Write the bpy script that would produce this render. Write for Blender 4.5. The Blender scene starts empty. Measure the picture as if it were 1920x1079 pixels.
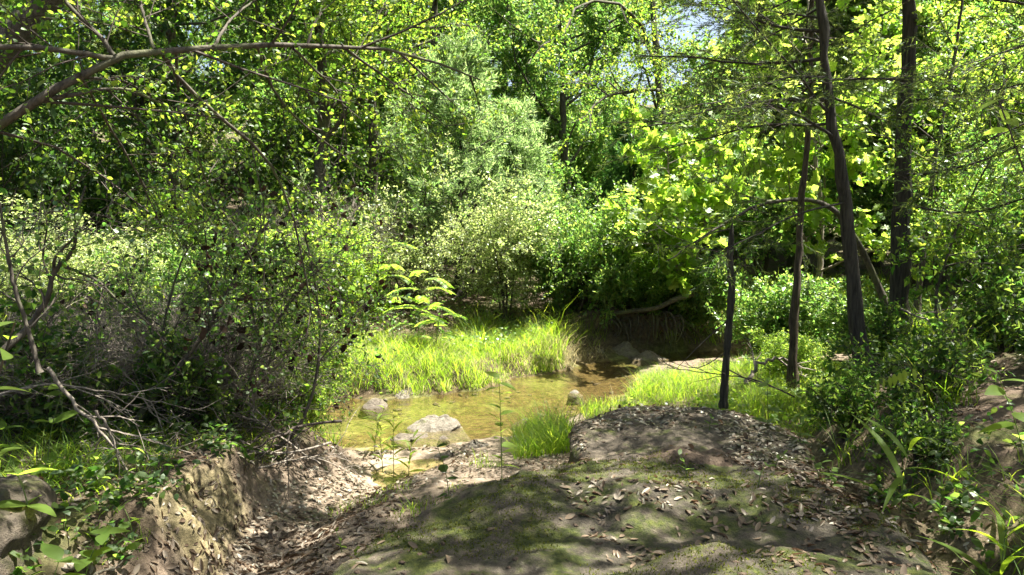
import bpy, math
import numpy as np
from mathutils import Vector
from mathutils.bvhtree import BVHTree

# ------------------------------------------------------------------ camera, sky, sun, exposure
scene = bpy.context.scene
COL = scene.collection
PITCH = math.radians(-4.0)
CAMZ = 2.0
FPX = 1507.0                                   # focal length in pixels of the 1920 px wide photograph
cam_data = bpy.data.cameras.new('camera')
cam_data.sensor_width = 36.0
cam_data.lens = 36.0 * FPX / 1920.0
cam_data.clip_start = 0.05
cam_data.clip_end = 2000.0
cam = bpy.data.objects.new('camera', cam_data)
cam.location = (0, 0, CAMZ)
cam.rotation_euler = (math.radians(90) + PITCH, 0, 0)
COL.objects.link(cam)
scene.camera = cam

SUN = Vector((0.34, 0.08, 0.93)).normalized()   # towards the sun: ahead and to the right, high
world = bpy.data.worlds.new('World')
scene.world = world
world.use_nodes = True
wn = world.node_tree.nodes
sky = wn.new('ShaderNodeTexSky')
sky.sky_type = 'NISHITA'
sky.sun_disc = False
sky.sun_elevation = math.asin(SUN.z)
sky.sun_rotation = math.atan2(SUN.x, SUN.y)
sky.air_density = 1.0
sky.dust_density = 4.5
wn['Background'].inputs['Strength'].default_value = 0.05
world.node_tree.links.new(sky.outputs[0], wn['Background'].inputs['Color'])
sun_data = bpy.data.lights.new('sun', 'SUN')
sun_data.energy = 5.0
sun_data.angle = math.radians(0.55)
sun_data.color = (1.0, 0.95, 0.86)
sun = bpy.data.objects.new('sun', sun_data)
sun.rotation_euler = (-SUN).to_track_quat('-Z', 'Y').to_euler()
COL.objects.link(sun)

vs = scene.view_settings
vs.view_transform = 'Standard'
vs.look = 'None'
vs.gamma = 1.0
vs.use_curve_mapping = False
vs.exposure = 2.6
cy = scene.cycles
cy.max_bounces = 7
cy.diffuse_bounces = 2
cy.glossy_bounces = 3
cy.transmission_bounces = 6
cy.transparent_max_bounces = 12
cy.sample_clamp_indirect = 6.0
cy.caustics_reflective = False
cy.caustics_refractive = False

# ------------------------------------------------------------------ small maths
def at(px, py, Y):
    """world point seen at pixel (px, py) of the photograph at depth Y"""
    u = (px - 960.0) / FPX
    v = -(py - 539.5) / FPX
    d = np.array([u, math.cos(PITCH) - v * math.sin(PITCH), math.sin(PITCH) + v * math.cos(PITCH)])
    return np.array([0, 0, CAMZ]) + d * (Y / d[1])

def at_z(px, py, z):
    u = (px - 960.0) / FPX
    v = -(py - 539.5) / FPX
    d = np.array([u, math.cos(PITCH) - v * math.sin(PITCH), math.sin(PITCH) + v * math.cos(PITCH)])
    return np.array([0, 0, CAMZ]) + d * ((z - CAMZ) / d[2])

def ss(a, b, x):
    t = np.clip((x - a) / (b - a), 0, 1)
    return t * t * (3 - 2 * t)

def _hash(i, j, k):
    h = (i * 374761393 + j * 668265263 + k * 2147483647 + 1013904223) & 0xFFFFFFFF
    h = ((h ^ (h >> 13)) * 1274126177) & 0xFFFFFFFF
    h = ((h ^ (h >> 16)) * 2246822519) & 0xFFFFFFFF
    return ((h ^ (h >> 15)) & 0xFFFFFF) / float(0xFFFFFF)

def vnoise(x, y, z):
    xi, yi, zi = np.floor(x).astype(np.int64), np.floor(y).astype(np.int64), np.floor(z).astype(np.int64)
    fx, fy, fz = x - xi, y - yi, z - zi
    fx, fy, fz = fx*fx*(3-2*fx), fy*fy*(3-2*fy), fz*fz*(3-2*fz)
    r = 0
    for a in (0, 1):
        for b in (0, 1):
            for c in (0, 1):
                w = (fx if a else 1-fx) * (fy if b else 1-fy) * (fz if c else 1-fz)
                r = r + w * _hash(xi+a, yi+b, zi+c)
    return r * 2 - 1

def fbm(x, y, z=None, oct=4, gain=0.5):
    x = np.asarray(x, float); y = np.asarray(y, float)
    z = np.zeros_like(x) if z is None else np.asarray(z, float)
    r, a, f = 0, 1.0, 1.0
    for o in range(oct):
        r = r + a * vnoise(x*f + 17.3*o, y*f - 9.1*o, z*f + 3.7*o)
        a *= gain; f *= 2.03
    return r

def unit(v):
    return v / np.maximum(np.linalg.norm(v, axis=-1, keepdims=True), 1e-9)

# ------------------------------------------------------------------ materials
def new_mat(name):
    m = bpy.data.materials.new(name)
    m.use_nodes = True
    nt = m.node_tree
    nt.nodes.clear()
    out = nt.nodes.new('ShaderNodeOutputMaterial')
    return m, nt, out

def N(nt, t, **kw):
    n = nt.nodes.new(t)
    for k, v in kw.items():
        if k in n.inputs.keys():
            n.inputs[k].default_value = v
        else:
            setattr(n, k, v)
    return n

def ramp(nt, stops, fac=None, interp='LINEAR'):
    r = nt.nodes.new('ShaderNodeValToRGB')
    r.color_ramp.interpolation = interp
    els = r.color_ramp.elements
    while len(els) < len(stops):
        els.new(0.5)
    for e, (p, c) in zip(els, stops):
        e.position = p
        e.color = (*c, 1) if len(c) == 3 else c
    if fac is not None:
        nt.links.new(fac, r.inputs[0])
    return r

def leaf_mat(name, refl, trans, gloss=0.10, rough=0.5, tmix=0.58):
    """thin leaf: reflected colour, transmitted colour, a waxy sheen; each leaf its own tint"""
    m, nt, out = new_mat(name)
    L = nt.links.new
    geo = N(nt, 'ShaderNodeNewGeometry')
    n = len(refl)
    r1 = ramp(nt, [((i + .5) / n, c) for i, c in enumerate(refl)], geo.outputs['Random Per Island'])
    r2 = ramp(nt, [((i + .5) / len(trans), c) for i, c in enumerate(trans)], geo.outputs['Random Per Island'])
    d = N(nt, 'ShaderNodeBsdfDiffuse'); t = N(nt, 'ShaderNodeBsdfTranslucent')
    L(r1.outputs[0], d.inputs[0]); L(r2.outputs[0], t.inputs[0])
    mx = N(nt, 'ShaderNodeMixShader'); mx.inputs[0].default_value = tmix
    L(d.outputs[0], mx.inputs[1]); L(t.outputs[0], mx.inputs[2])
    g = N(nt, 'ShaderNodeBsdfGlossy'); g.inputs['Roughness'].default_value = rough
    g.inputs[0].default_value = (0.8, 0.9, 0.75, 1)
    fr = N(nt, 'ShaderNodeLayerWeight'); fr.inputs[0].default_value = 0.25
    mul = N(nt, 'ShaderNodeMath', operation='MULTIPLY_ADD')
    L(fr.outputs['Fresnel'], mul.inputs[0]); mul.inputs[1].default_value = gloss * 0.5; mul.inputs[2].default_value = gloss * 0.08
    mg = N(nt, 'ShaderNodeMixShader')
    L(mul.outputs[0], mg.inputs[0]); L(mx.outputs[0], mg.inputs[1]); L(g.outputs[0], mg.inputs[2])
    L(mg.outputs[0], out.inputs[0])
    return m

def bark_mat(name, dark, light, scale=14.0, stretch=0.18, moss=None, bump=0.6):
    m, nt, out = new_mat(name)
    L = nt.links.new
    tc = N(nt, 'ShaderNodeTexCoord')
    mp = N(nt, 'ShaderNodeMapping'); mp.inputs['Scale'].default_value = (scale, scale, scale * stretch)
    L(tc.outputs['Object'], mp.inputs[0])
    n1 = N(nt, 'ShaderNodeTexNoise', Scale=2.2, Detail=6.0, Roughness=0.65)
    L(mp.outputs[0], n1.inputs[0])
    r = ramp(nt, [(0.32, dark), (0.72, light)], n1.outputs[0])
    colour = r.outputs[0]
    if moss:
        n2 = N(nt, 'ShaderNodeTexNoise', Scale=3.0, Detail=4.0)
        L(tc.outputs['Object'], n2.inputs[0])
        mr = ramp(nt, [(0.50, (0, 0, 0)), (0.66, (1, 1, 1))], n2.outputs[0])
        mixc = N(nt, 'ShaderNodeMix', data_type='RGBA')
        L(mr.outputs[0], mixc.inputs[0]); L(colour, mixc.inputs[6]); mixc.inputs[7].default_value = (*moss, 1)
        colour = mixc.outputs[2]
    b = N(nt, 'ShaderNodeBump', Strength=bump, Distance=0.02)
    L(n1.outputs[0], b.inputs['Height'])
    p = N(nt, 'ShaderNodeBsdfPrincipled', Roughness=0.85)
    p.inputs['Specular IOR Level'].default_value = 0.25
    L(colour, p.inputs['Base Color']); L(b.outputs[0], p.inputs['Normal'])
    L(p.outputs[0], out.inputs[0])
    return m

def ground_mat():
    m, nt, out = new_mat('soil')
    L = nt.links.new
    tc = N(nt, 'ShaderNodeTexCoord')
    n1 = N(nt, 'ShaderNodeTexNoise', Scale=1.3, Detail=7.0, Roughness=0.6)
    n2 = N(nt, 'ShaderNodeTexNoise', Scale=16.0, Detail=8.0, Roughness=0.7)
    n3 = N(nt, 'ShaderNodeTexNoise', Scale=90.0, Detail=4.0, Roughness=0.7)
    for n in (n1, n2, n3):
        L(tc.outputs['Object'], n.inputs[0])
    soil = ramp(nt, [(0.30, (0.040, 0.028, 0.019)), (0.5, (0.085, 0.062, 0.042)), (0.72, (0.16, 0.12, 0.085))], n2.outputs[0])
    sand = ramp(nt, [(0.30, (0.13, 0.10, 0.068)), (0.55, (0.25, 0.20, 0.145)), (0.75, (0.38, 0.32, 0.24))], n2.outputs[0])
    clay = ramp(nt, [(0.34, (0.055, 0.048, 0.022)), (0.5, (0.155, 0.128, 0.065)), (0.7, (0.27, 0.225, 0.13))], n2.outputs[0])
    bed = ramp(nt, [(0.32, (0.022, 0.017, 0.008)), (0.50, (0.070, 0.052, 0.022)), (0.68, (0.15, 0.115, 0.055))], n2.outputs[0])
    # attributes painted from where the sand bar, the cut clay face and the stream bed lie
    asand = N(nt, 'ShaderNodeAttribute', attribute_name='sand')
    aclay = N(nt, 'ShaderNodeAttribute', attribute_name='clay')
    abed = N(nt, 'ShaderNodeAttribute', attribute_name='bed')
    amoss = N(nt, 'ShaderNodeAttribute', attribute_name='moss')
    def mix(a, b, f):
        x = N(nt, 'ShaderNodeMix', data_type='RGBA')
        L(f, x.inputs[0]); L(a, x.inputs[6]); L(b, x.inputs[7])
        return x.outputs[2]
    c = mix(soil.outputs[0], sand.outputs[0], asand.outputs['Fac'])
    c = mix(c, clay.outputs[0], aclay.outputs['Fac'])
    # algae films on the bed
    alg = ramp(nt, [(0.50, (0, 0, 0)), (0.60, (1, 1, 1))], n1.outputs[0])
    algc = ramp(nt, [(0.35, (0.07, 0.07, 0.022)), (0.65, (0.25, 0.235, 0.11))], n2.outputs[0])
    bedc = mix(bed.outputs[0], algc.outputs[0], alg.outputs[0])
    c = mix(c, bedc, abed.outputs['Fac'])
    mossc = ramp(nt, [(0.35, (0.025, 0.035, 0.008)), (0.65, (0.085, 0.10, 0.02))], n2.outputs[0])
    mo = N(nt, 'ShaderNodeMath', operation='MULTIPLY')
    mr = ramp(nt, [(0.45, (0, 0, 0)), (0.58, (1, 1, 1))], n1.outputs[0])
    L(mr.outputs[0], mo.inputs[0]); L(amoss.outputs['Fac'], mo.inputs[1])
    c = mix(c, mossc.outputs[0], mo.outputs[0])
    add = N(nt, 'ShaderNodeMath', operation='MULTIPLY_ADD')
    L(n3.outputs[0], add.inputs[0]); add.inputs[1].default_value = 0.35; L(n2.outputs[0], add.inputs[2])
    b = N(nt, 'ShaderNodeBump', Strength=0.9, Distance=0.035)
    L(add.outputs[0], b.inputs['Height'])
    p = N(nt, 'ShaderNodeBsdfPrincipled', Roughness=0.92)
    p.inputs['Specular IOR Level'].default_value = 0.2
    L(c, p.inputs['Base Color']); L(b.outputs[0], p.inputs['Normal'])
    L(p.outputs[0], out.inputs[0])
    return m

def rock_mat(name, stone_a, stone_b, moss_amt=0.5, dirt=True, wet=0.0):
    m, nt, out = new_mat(name)
    L = nt.links.new
    tc = N(nt, 'ShaderNodeTexCoord'); geo = N(nt, 'ShaderNodeNewGeometry')
    n1 = N(nt, 'ShaderNodeTexNoise', Scale=2.4, Detail=6.0, Roughness=0.62)
    n2 = N(nt, 'ShaderNodeTexNoise', Scale=22.0, Detail=9.0, Roughness=0.72)
    n3 = N(nt, 'ShaderNodeTexNoise', Scale=150.0, Detail=3.0, Roughness=0.6)
    n4 = N(nt, 'ShaderNodeTexNoise', Scale=5.0, Detail=8.0, Roughness=0.7)
    for n in (n1, n2, n3, n4):
        L(tc.outputs['Object'], n.inputs[0])
    st = ramp(nt, [(0.30, stone_a), (0.72, stone_b)], n2.outputs[0])
    def mix(a, b, f, const=False):
        x = N(nt, 'ShaderNodeMix', data_type='RGBA')
        L(f, x.inputs[0]); L(a, x.inputs[6])
        if const: x.inputs[7].default_value = (*b, 1)
        else: L(b, x.inputs[7])
        return x.outputs[2]
    c = st.outputs[0]
    if dirt:
        dr = ramp(nt, [(0.44, (0, 0, 0)), (0.62, (0.8, 0.8, 0.8))], n1.outputs[0])
        dc = ramp(nt, [(0.3, (0.035, 0.027, 0.019)), (0.7, (0.13, 0.10, 0.07))], n2.outputs[0])
        c = mix(c, dc.outputs[0], dr.outputs[0])
    lich = ramp(nt, [(0.60, (0, 0, 0)), (0.70, (0.6, 0.6, 0.6))], n2.outputs[0])
    c = mix(c, (0.22, 0.20, 0.155), lich.outputs[0], True)
    mr = ramp(nt, [(0.62 - 0.28 * moss_amt, (0, 0, 0)), (0.76 - 0.28 * moss_amt, (1, 1, 1))], n4.outputs[0])
    mc = ramp(nt, [(0.32, (0.018, 0.024, 0.006)), (0.5, (0.048, 0.060, 0.012)), (0.7, (0.105, 0.115, 0.02))], n2.outputs[0])
    if moss_amt > 0:
        c = mix(c, mc.outputs[0], mr.outputs[0])
    add = N(nt, 'ShaderNodeMath', operation='MULTIPLY_ADD')
    L(n3.outputs[0], add.inputs[0]); add.inputs[1].default_value = 0.25; L(n2.outputs[0], add.inputs[2])
    b = N(nt, 'ShaderNodeBump', Strength=1.0, Distance=0.04)
    L(add.outputs[0], b.inputs['Height'])
    p = N(nt, 'ShaderNodeBsdfPrincipled', Roughness=0.88 - 0.5 * wet)
    p.inputs['Specular IOR Level'].default_value = 0.25
    L(c, p.inputs['Base Color']); L(b.outputs[0], p.inputs['Normal'])
    L(p.outputs[0], out.inputs[0])
    return m

def water_mat():
    m, nt, out = new_mat('creek_water')
    L = nt.links.new
    tc = N(nt, 'ShaderNodeTexCoord')
    mp = N(nt, 'ShaderNodeMapping'); mp.inputs['Scale'].default_value = (1.0, 1.6, 1.0)
    L(tc.outputs['Object'], mp.inputs[0])
    n1 = N(nt, 'ShaderNodeTexNoise', Scale=3.0, Detail=3.0, Roughness=0.5)
    n2 = N(nt, 'ShaderNodeTexNoise', Scale=17.0, Detail=2.0, Roughness=0.5)
    L(mp.outputs[0], n1.inputs[0]); L(mp.outputs[0], n2.inputs[0])
    add = N(nt, 'ShaderNodeMath', operation='MULTIPLY_ADD')
    L(n2.outputs[0], add.inputs[0]); add.inputs[1].default_value = 0.25; L(n1.outputs[0], add.inputs[2])
    b = N(nt, 'ShaderNodeBump', Strength=0.6, Distance=0.03)
    L(add.outputs[0], b.inputs['Height'])
    fr = N(nt, 'ShaderNodeFresnel', IOR=1.33); L(b.outputs[0], fr.inputs['Normal'])
    g = N(nt, 'ShaderNodeBsdfGlossy'); g.inputs['Roughness'].default_value = 0.03
    L(b.outputs[0], g.inputs['Normal'])
    t = N(nt, 'ShaderNodeBsdfTransparent'); t.inputs[0].default_value = (0.93, 0.89, 0.72, 1)
    mx = N(nt, 'ShaderNodeMixShader')
    L(fr.outputs[0], mx.inputs[0]); L(t.outputs[0], mx.inputs[1]); L(g.outputs[0], mx.inputs[2])
    L(mx.outputs[0], out.inputs[0])
    return m

M = {}
M['soil'] = ground_mat()
M['ledge'] = rock_mat('mossy_sandstone', (0.030, 0.026, 0.018), (0.115, 0.098, 0.070), 0.66)
M['block'] = rock_mat('dusty_sandstone', (0.040, 0.033, 0.024), (0.145, 0.120, 0.088), 0.38)
M['stone'] = rock_mat('pale_stone', (0.06, 0.052, 0.038), (0.24, 0.215, 0.17), 0.28, dirt=False)
M['wet_stone'] = rock_mat('wet_stone', (0.05, 0.04, 0.03), (0.20, 0.17, 0.13), 0.1, dirt=False, wet=0.9)
M['water'] = water_mat()
M['bark_cedar'] = bark_mat('cedar_bark', (0.013, 0.012, 0.009), (0.078, 0.070, 0.052), 22, 0.10, bump=1.0)
M['bark_oak'] = bark_mat('oak_bark', (0.022, 0.019, 0.015), (0.11, 0.095, 0.072), 16, 0.35, moss=(0.09, 0.10, 0.045))
M['bark_red'] = bark_mat('red_bark', (0.024, 0.019, 0.012), (0.11, 0.085, 0.055), 20, 0.2)
M['bark_pale'] = bark_mat('pale_bark', (0.10, 0.085, 0.065), (0.34, 0.30, 0.24), 14, 0.3)
M['twig_dark'] = bark_mat('dark_twig', (0.02, 0.016, 0.012), (0.075, 0.06, 0.046), 30, 0.4, bump=0.2)
M['twig_dead'] = bark_mat('dead_twig', (0.07, 0.058, 0.044), (0.30, 0.26, 0.21), 30, 0.4, bump=0.2)
M['stem_green'] = bark_mat('green_stem', (0.05, 0.08, 0.02), (0.14, 0.19, 0.05), 30, 0.4, bump=0.1)
M['leaf_oak'] = leaf_mat('oak_leaf', [(0.030, 0.060, 0.012), (0.050, 0.092, 0.018), (0.075, 0.115, 0.022)],
                         [(0.17, 0.36, 0.03), (0.29, 0.48, 0.04), (0.46, 0.57, 0.06)])
M['leaf_far'] = leaf_mat('far_leaf', [(0.028, 0.060, 0.016), (0.048, 0.088, 0.024), (0.080, 0.120, 0.036)],
                         [(0.14, 0.33, 0.05), (0.24, 0.44, 0.07), (0.40, 0.53, 0.10)], gloss=0.10)
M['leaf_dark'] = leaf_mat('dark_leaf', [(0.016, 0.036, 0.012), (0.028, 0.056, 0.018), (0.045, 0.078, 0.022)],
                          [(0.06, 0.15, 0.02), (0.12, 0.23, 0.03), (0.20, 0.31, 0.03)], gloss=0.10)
M['leaf_shaded'] = leaf_mat('shaded_leaf', [(0.016, 0.034, 0.010), (0.030, 0.056, 0.014), (0.05, 0.078, 0.022)],
                             [(0.09, 0.22, 0.03), (0.17, 0.32, 0.04), (0.30, 0.42, 0.06)], gloss=0.09, rough=0.45)  # shrub leaf with shade put into its colour, for thicket and near banks
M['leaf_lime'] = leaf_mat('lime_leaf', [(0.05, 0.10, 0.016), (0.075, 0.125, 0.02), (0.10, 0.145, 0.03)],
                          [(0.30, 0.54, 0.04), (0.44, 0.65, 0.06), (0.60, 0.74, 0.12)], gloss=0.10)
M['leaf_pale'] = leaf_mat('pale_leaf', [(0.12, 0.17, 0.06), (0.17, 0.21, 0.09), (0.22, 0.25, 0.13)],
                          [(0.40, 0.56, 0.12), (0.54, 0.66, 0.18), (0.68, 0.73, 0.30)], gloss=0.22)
M['leaf_shrub'] = leaf_mat('shrub_leaf', [(0.035, 0.07, 0.015), (0.055, 0.098, 0.02), (0.08, 0.12, 0.03)],
                           [(0.15, 0.36, 0.05), (0.26, 0.46, 0.07), (0.42, 0.55, 0.10)], gloss=0.2, rough=0.42)
M['needle'] = leaf_mat('juniper_needle', [(0.020, 0.040, 0.014), (0.032, 0.058, 0.020), (0.05, 0.078, 0.026)],
                       [(0.10, 0.17, 0.03), (0.18, 0.26, 0.05), (0.28, 0.34, 0.07)], gloss=0.10, tmix=0.5)
M['needle_pale'] = leaf_mat('pale_needle', [(0.075, 0.13, 0.05), (0.11, 0.165, 0.075), (0.16, 0.21, 0.11)],
                            [(0.28, 0.50, 0.12), (0.40, 0.59, 0.17), (0.53, 0.67, 0.26)], gloss=0.10, tmix=0.5)
M['needle_far'] = leaf_mat('far_needle', [(0.035, 0.060, 0.020), (0.055, 0.085, 0.028), (0.08, 0.11, 0.04)],
                            [(0.16, 0.26, 0.04), (0.25, 0.35, 0.06), (0.36, 0.42, 0.09)], gloss=0.08, tmix=0.5)
M['needle_fresh'] = leaf_mat('fresh_needle', [(0.03, 0.085, 0.025), (0.05, 0.11, 0.03)],
                             [(0.12, 0.30, 0.05), (0.18, 0.36, 0.05)], gloss=0.10, tmix=0.45)
M['grass'] = leaf_mat('grass_blade', [(0.045, 0.095, 0.015), (0.07, 0.125, 0.02), (0.10, 0.145, 0.03)],
                      [(0.27, 0.50, 0.02), (0.42, 0.63, 0.03), (0.60, 0.72, 0.06)], gloss=0.10)
M['grass_dry'] = leaf_mat('dry_grass_blade', [(0.22, 0.19, 0.10), (0.32, 0.28, 0.16)],
                          [(0.35, 0.30, 0.14), (0.45, 0.38, 0.20)], gloss=0.08)
M['leaf_dead'] = leaf_mat('dead_leaf', [(0.015, 0.010, 0.008), (0.030, 0.019, 0.014), (0.06, 0.036, 0.024)],
                          [(0.03, 0.014, 0.008), (0.05, 0.025, 0.012)], gloss=0.05, tmix=0.25)
M['litter'] = leaf_mat('fallen_leaf', [(0.035, 0.025, 0.017), (0.070, 0.048, 0.032), (0.11, 0.080, 0.054), (0.155, 0.120, 0.085), (0.26, 0.225, 0.175)],
                       [(0.12, 0.06, 0.03), (0.20, 0.11, 0.06)], gloss=0.16, rough=0.35, tmix=0.2)
M['seed'] = leaf_mat('seed_head', [(0.10, 0.14, 0.03), (0.13, 0.17, 0.04)], [(0.45, 0.58, 0.06), (0.52, 0.62, 0.08)], gloss=0.06)

# ------------------------------------------------------------------ mesh and object helpers
def mesh_np(name, V, F, mat, smooth=False):
    """V (n,3); F: list of int arrays (m,3) / (m,4)"""
    V = np.asarray(V, np.float32)
    F = [np.asarray(f, np.int32) for f in (F if isinstance(F, (list, tuple)) else [F]) if len(f)]
    me = bpy.data.meshes.new(name)
    nl = sum(f.size for f in F); npoly = sum(len(f) for f in F)
    me.vertices.add(len(V)); me.loops.add(nl); me.polygons.add(npoly)
    me.vertices.foreach_set('co', V.ravel())
    me.loops.foreach_set('vertex_index', np.concatenate([f.ravel() for f in F]))
    tot = np.concatenate([np.full(len(f), f.shape[1], np.int32) for f in F])
    start = np.concatenate([[0], np.cumsum(tot)[:-1]]).astype(np.int32)
    me.polygons.foreach_set('loop_start', start)
    me.polygons.foreach_set('use_smooth', np.full(npoly, smooth, bool))
    me.update(calc_edges=True)
    me.materials.append(mat)
    return me

def obj(name, me, parent=None, loc=None, kind=None):
    o = bpy.data.objects.new(name, me)
    COL.objects.link(o)
    if parent is not None: o.parent = parent
    if loc is not None: o.location = loc
    if kind: o['kind'] = kind
    return o

def tag(o, label, cat, group=None):
    o['label'] = label; o['category'] = cat
    if group: o['group'] = group
    return o

def thing(name, label, cat, loc=(0, 0, 0), group=None):
    o = bpy.data.objects.new(name, None)
    o.empty_display_size = 0.1
    COL.objects.link(o)
    o.location = tuple(float(c) for c in loc)
    return tag(o, label, cat, group)

def copy_tree(o, parent=None):
    c = o.copy(); COL.objects.link(c)
    if parent is not None: c.parent = parent
    for ch in list(o.children):
        copy_tree(ch, c)
    return c

class Geo:
    """collects vertices and faces of one mesh"""
    def __init__(s): s.V = []; s.F = []; s.n = 0
    def add(s, V, F):
        V = np.asarray(V, float).reshape(-1, 3)
        for f in (F if isinstance(F, list) else [F]):
            if len(f): s.F.append(np.asarray(f) + s.n)
        s.V.append(V); s.n += len(V)
        return s
    def build(s, name, mat, parent=None, smooth=False, kind=None, loc=None):
        if s.n == 0: return None
        tri = [f for f in s.F if f.shape[1] == 3]; quad = [f for f in s.F if f.shape[1] == 4]
        F = []
        if tri: F.append(np.concatenate(tri))
        if quad: F.append(np.concatenate(quad))
        return obj(name, mesh_np(name, np.concatenate(s.V), F, mat, smooth), parent, loc, kind)

def resample(path, n):
    path = np.asarray(path, float)
    seg = np.linalg.norm(np.diff(path, axis=0), axis=1)
    t = np.concatenate([[0], np.cumsum(seg)]); t /= t[-1]
    # Catmull-Rom through the points
    q = np.linspace(0, 1, n)
    k = np.clip(np.searchsorted(t, q, side='right') - 1, 0, len(path) - 2)
    u = ((q - t[k]) / np.maximum(t[k+1] - t[k], 1e-9))[:, None]
    p0 = path[np.maximum(k-1, 0)]; p1 = path[k]; p2 = path[k+1]; p3 = path[np.minimum(k+2, len(path)-1)]
    return 0.5 * ((2*p1) + (-p0+p2)*u + (2*p0-5*p1+4*p2-p3)*u**2 + (-p0+3*p1-3*p2+p3)*u**3)

def tubes(poly, rad, k=5, cap=False):
    """poly (n,p,3), rad (n,p) -> V, F quads"""
    poly = np.asarray(poly, float)
    if poly.ndim == 2: poly = poly[None]; rad = np.asarray(rad, float)[None]
    n, p, _ = poly.shape
    tan = unit(np.gradient(poly, axis=1)) if p > 2 else unit(np.repeat(poly[:, 1:] - poly[:, :1], 2, 1))
    ref = np.where(np.abs(tan[:, :1, 2:3]) > 0.85, np.array([1.0, 0.2, 0]), np.array([0.1, 0.05, 1.0]))
    ref = np.broadcast_to(ref, tan.shape)
    a = unit(np.cross(tan, ref)); b = np.cross(tan, a)
    th = np.arange(k) * 2 * math.pi / k
    rad = rad if rad.ndim == 3 else rad[:, :, None]
    V = poly[:, :, None, :] + rad[..., None] * (np.cos(th)[None, None, :, None] * a[:, :, None, :] + np.sin(th)[None, None, :, None] * b[:, :, None, :])
    idx = np.arange(n * p * k).reshape(n, p, k)
    q = np.stack([idx[:, :-1, :], np.roll(idx, -1, 2)[:, :-1, :], np.roll(idx, -1, 2)[:, 1:, :], idx[:, 1:, :]], -1).reshape(-1, 4)
    return V.reshape(-1, 3), q

def grow(o, d, L, P, wander, trop, rng):
    d = unit(d); pts = [o]
    st = (L / (P - 1))[:, None]
    for i in range(P - 1):
        d = d + wander * rng.normal(size=d.shape)
        d[:, 2] += trop
        d = unit(d)
        o = o + d * st
        pts.append(o)
    return np.stack(pts, 1)

def sprout(poly, per, t0, t1, ang, rng, flat=0.0, angj=0.25):
    """per children on each polyline: origins, directions, parent index, t"""
    n, p, _ = poly.shape
    t = (np.arange(per)[None, :] + rng.random((n, per))) / per * (t1 - t0) + t0
    f = t * (p - 1); i = np.clip(f.astype(int), 0, p - 2); u = (f - i)[..., None]
    ar = np.arange(n)[:, None]
    o = poly[ar, i] * (1 - u) + poly[ar, i + 1] * u
    tan = unit(poly[ar, i + 1] - poly[ar, i])
    r = rng.normal(size=tan.shape)
    r[..., 2] *= (1 - flat)
    perp = unit(r - (r * tan).sum(-1, keepdims=True) * tan)
    a = ang * (1 + angj * rng.normal(size=t.shape))[..., None]
    d = np.cos(a) * tan + np.sin(a) * perp
    return o.reshape(-1, 3), d.reshape(-1, 3), np.repeat(np.arange(n), per), t.ravel()

# leaf outlines: (along, across, lift) and faces
TM = {
    'diamond': (np.array([(0, 0, 0), (.48, .5, .12), (1, 0, 0), (.48, -.5, .12)]), [np.array([(0, 1, 2), (0, 2, 3)])]),
    'oval': (np.array([(0, 0, 0), (.28, .42, .10), (.68, .44, .08), (1, 0, -.06), (.68, -.44, .08), (.28, -.42, .10)]),
             [np.array([(0, 1, 5), (2, 3, 4)]), np.array([(1, 2, 4, 5)])]),
    'sliver': (np.array([(0, .5, 0), (0, -.5, 0), (1, 0, 0)]), [np.array([(0, 1, 2)])]),
    'lance': (np.array([(0, 0, 0), (.35, .5, .10), (1, 0, -.12), (.35, -.5, .10)]), [np.array([(0, 1, 2), (0, 2, 3)])]),
    'lobed': (np.array([(0.30, 0, 0), (0, 0, 0), (-.12, .34, .05), (.16, .30, .04), (.30, .62, .02), (.48, .26, .05), (.72, .36, .02), (1, 0, -.06),
                        (.72, -.36, .02), (.48, -.26, .05), (.30, -.62, .02), (.16, -.30, .04), (-.12, -.34, .05)]),
              [np.array([(0, i, i + 1) for i in range(1, 12)] + [(0, 12, 1)])]),
}

def leaf_geo(tmpl, C, A, Nn, L, W):
    T, F = TM[tmpl]
    A = unit(A); S = unit(np.cross(Nn, A)); Nn = np.cross(A, S)
    L = np.asarray(L)[:, None, None]; W = np.asarray(W)[:, None, None]
    V = C[:, None, :] + A[:, None, :] * (T[None, :, 0:1] * L) + S[:, None, :] * (T[None, :, 1:2] * W) + Nn[:, None, :] * (T[None, :, 2:3] * L)
    n, k = len(C), len(T)
    off = (np.arange(n) * k)[:, None, None]
    return V.reshape(-1, 3), [(f[None] + off).reshape(-1, f.shape[1]) for f in F]

def leaves_on(poly, per, L, W, rng, ang=0.9, up=0.5, t0=0.1, droop=0.0, jit=0.0, lvar=0.3):
    o, d, par, t = sprout(poly, per, t0, 1.02, ang, rng)
    n = len(o)
    d = d + np.array([0, 0, -droop])
    nn = rng.normal(size=(n, 3)) + np.array([0, 0, up * 2.0])
    s = np.clip(1 + lvar * rng.normal(size=n), 0.45, 1.8)
    if jit: o = o + rng.normal(size=o.shape) * jit
    return o, d, nn, L * s, W * s

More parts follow.
